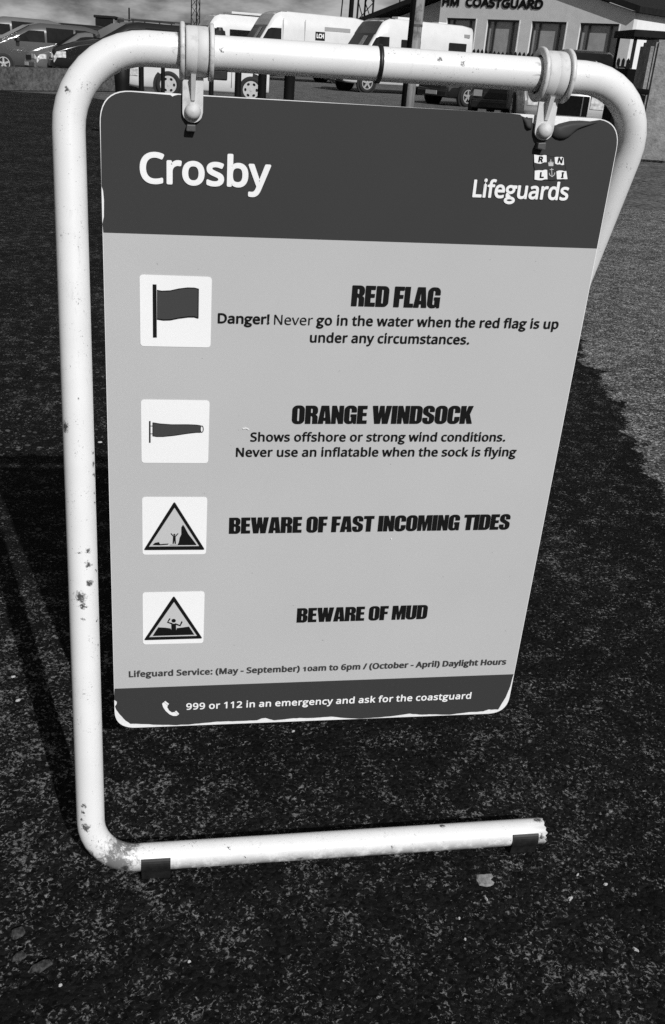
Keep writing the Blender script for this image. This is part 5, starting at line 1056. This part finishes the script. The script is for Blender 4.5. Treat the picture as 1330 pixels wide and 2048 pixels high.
# roof: two slopes with a forward overhang and dark barge edge
def slope(a0, z0, a1, z1, th=.22):
    return bprism([(a0, z0), (a1, z1), (a1, z1 + th), (a0, z0 + th)], -.22, 12)
rf_ = obj('roof', slope(eL[0] - .1, eL[1] - .02, ap[0] - .004, ap[1]), 'roof', bl)
obj('roof', slope(ap[0] + .004, ap[1], eR[0] + .30, roofz(eR[0] + .30)), 'roof', bl)
p0, p1 = fw(884.5, 12), fw(1085.5, 19); q0 = fw(884.5, -8)
bm = text_bm(bmesh.new(), 'HM  COASTGUARD', p0, p1, fw(990, -4)[1] - fw(990, 15.5)[1], 'sans', .085, lambda u, v, e: LB(u, -.03 + e * 60, v))
obj('lettering', bm, 'black_v', bl)
# dark railings in front of it
r0, r1 = spot(925, 41), spot(1250, 37.5); rd = (r1 - r0); rl = rd.length; rd.normalize()
rg = thing('picket_fence', 'dark picket fence with pointed tops below the coastguard windows', 'fence', r0, math.atan2(rd.y, rd.x))
bm = bmesh.new(); k = 0
while k * .17 < rl:
    x = k * .17; hgt = 1.62 + .05 * noise.noise(Vector((x, 0, 0)))
    poly_mesh(bm, [[(x, .1), (x + .11, .1), (x + .11, hgt - .08), (x + .055, hgt), (x, hgt - .08)]], lambda u, v, kk: Vector((u, .03 * kk, v)), True); k += 1
obj('pickets', bm, 'roof', rg)
for z in (.35, 1.25): obj('rail', bbox(-.05, rl + .1, .034, .09, z, z + .10), 'roof', rg)

# ---------------------------------------------------------------- masts, tractor and aerial beyond
def lattice(px, D, w, h, lb, group):
    p = spot(px, D); r = thing('lattice_mast', lb, 'mast', p, -YAW, group); g = bmesh.new()
    cs = [(-w, -w), (w, -w), (0, w)]
    for x, y in cs: cyl(g, (x, y, 0), (x * .8, y * .8, h), .05 * w / .4, n=6)
    obj('uprights', g, 'roof', r); g = bmesh.new(); z = 1.0; k = 0
    while z < h - 1.2 * w * 3:
        for (a, b) in ((0, 1), (1, 2), (2, 0)):
            A, B = cs[a], cs[b]
            if k % 2: A, B = B, A
            cyl(g, (A[0] * .95, A[1] * .95, z), (B[0] * .95, B[1] * .95, z + w * 2.2), .026 * w / .4, n=5)
        z += w * 2.2; k += 1
    obj('bracing', g, 'roof', r); return r
lattice(391, 70, .28, 16, 'slim lattice mast rising behind the left clamp', 'lattice masts')
lattice(722, 58, .42, 16, 'wide lattice mast behind the rear of the van with the square badge', 'lattice masts')
p = spot(695, 57); tag(obj('aerial_pole', cyl(bmesh.new(), (0, 0, 0), (0, 0, 14), .13, .10, 12), 'roof', None, True, p), 'thick dark pole beside the wide lattice mast', 'pole')
p = spot(672, 57); tag(obj('aerial_pole', cyl(bmesh.new(), (0, 0, 0), (.5, 0, 14), .035, .03, 8), 'roof', None, True, p), 'thin leaning stay pole left of the thick dark pole', 'pole')
p = spot(788, 54); ap_ = thing('finial_pole', 'thin pole with small knob above the coastguard roof slope', 'pole', p)
obj('shaft', cyl(bmesh.new(), (0, 0, 0), (0, 0, 9), .035, n=8), 'roof', ap_); obj('knob', lathe(bmesh.new(), [(3.2, .04), (3.35, .14), (3.5, .04)], (0, 0, 0), (0, 0, 1), 12), 'roof', ap_)
p = spot(259, 62); tag(obj('aerial_pole', cyl(bmesh.new(), (0, 0, 0), (0, 0, 2.9), .06, .045, 8), 'roof', None, True, p), 'short thin pole standing beyond the dark estate car', 'pole')
p = spot(226, 55)
TS = 1.07
tr = thing('tractor', 'dark tractor with boxy cab far behind the parked cars', 'tractor', p, head(5))
obj('cab', bbox(-.75, .15, -.6, .6, 1.25, 1.98, .05), 'glass', tr); obj('roof', bbox(-.82, .22, -.65, .65, 1.98, 2.10, .04), 'roof', tr)
obj('bonnet', bbox(.153, 1.25, -.38, .38, .75, 1.45, .08), 'p_dark', tr)
for y in (-.55, .55): obj('cab_post', bbox(.1, .16, y - .06, y + .06, 1.25, 1.98), 'conc', tr)
obj('work_light', bbox(.26, .52, -.3, .3, 1.72, 2.06, .04), 'trim', tr); obj('loader_arm', (lambda b: (sweep(b, [(.2, -.45, 1.2), (.7, -.45, 1.75), (1.0, -.45, 1.6)], .09, 10), b)[1])(bmesh.new()), 'conc', tr)
for x, r in ((-.55, .72), (.95, .45)):
    for y in (-.75, .75):
        w_ = obj('wheel', lathe(bmesh.new(), [(-.2, r * .6), (-.2, r * .95), (-.15, r), (.15, r), (.2, r * .95), (.2, r * .6)], (0, 0, 0), (0, 1, 0), 24, closed=True), 'tyre', tr, True); w_.location = (x, y, r)
        obj('rim', lathe(bmesh.new(), [(-.1, .001), (-.1, r * .6), (.1, r * .6), (.1, .001)], (0, 0, 0), (0, 1, 0), 20), 'rim', w_)
tr.scale = (TS, TS, TS)
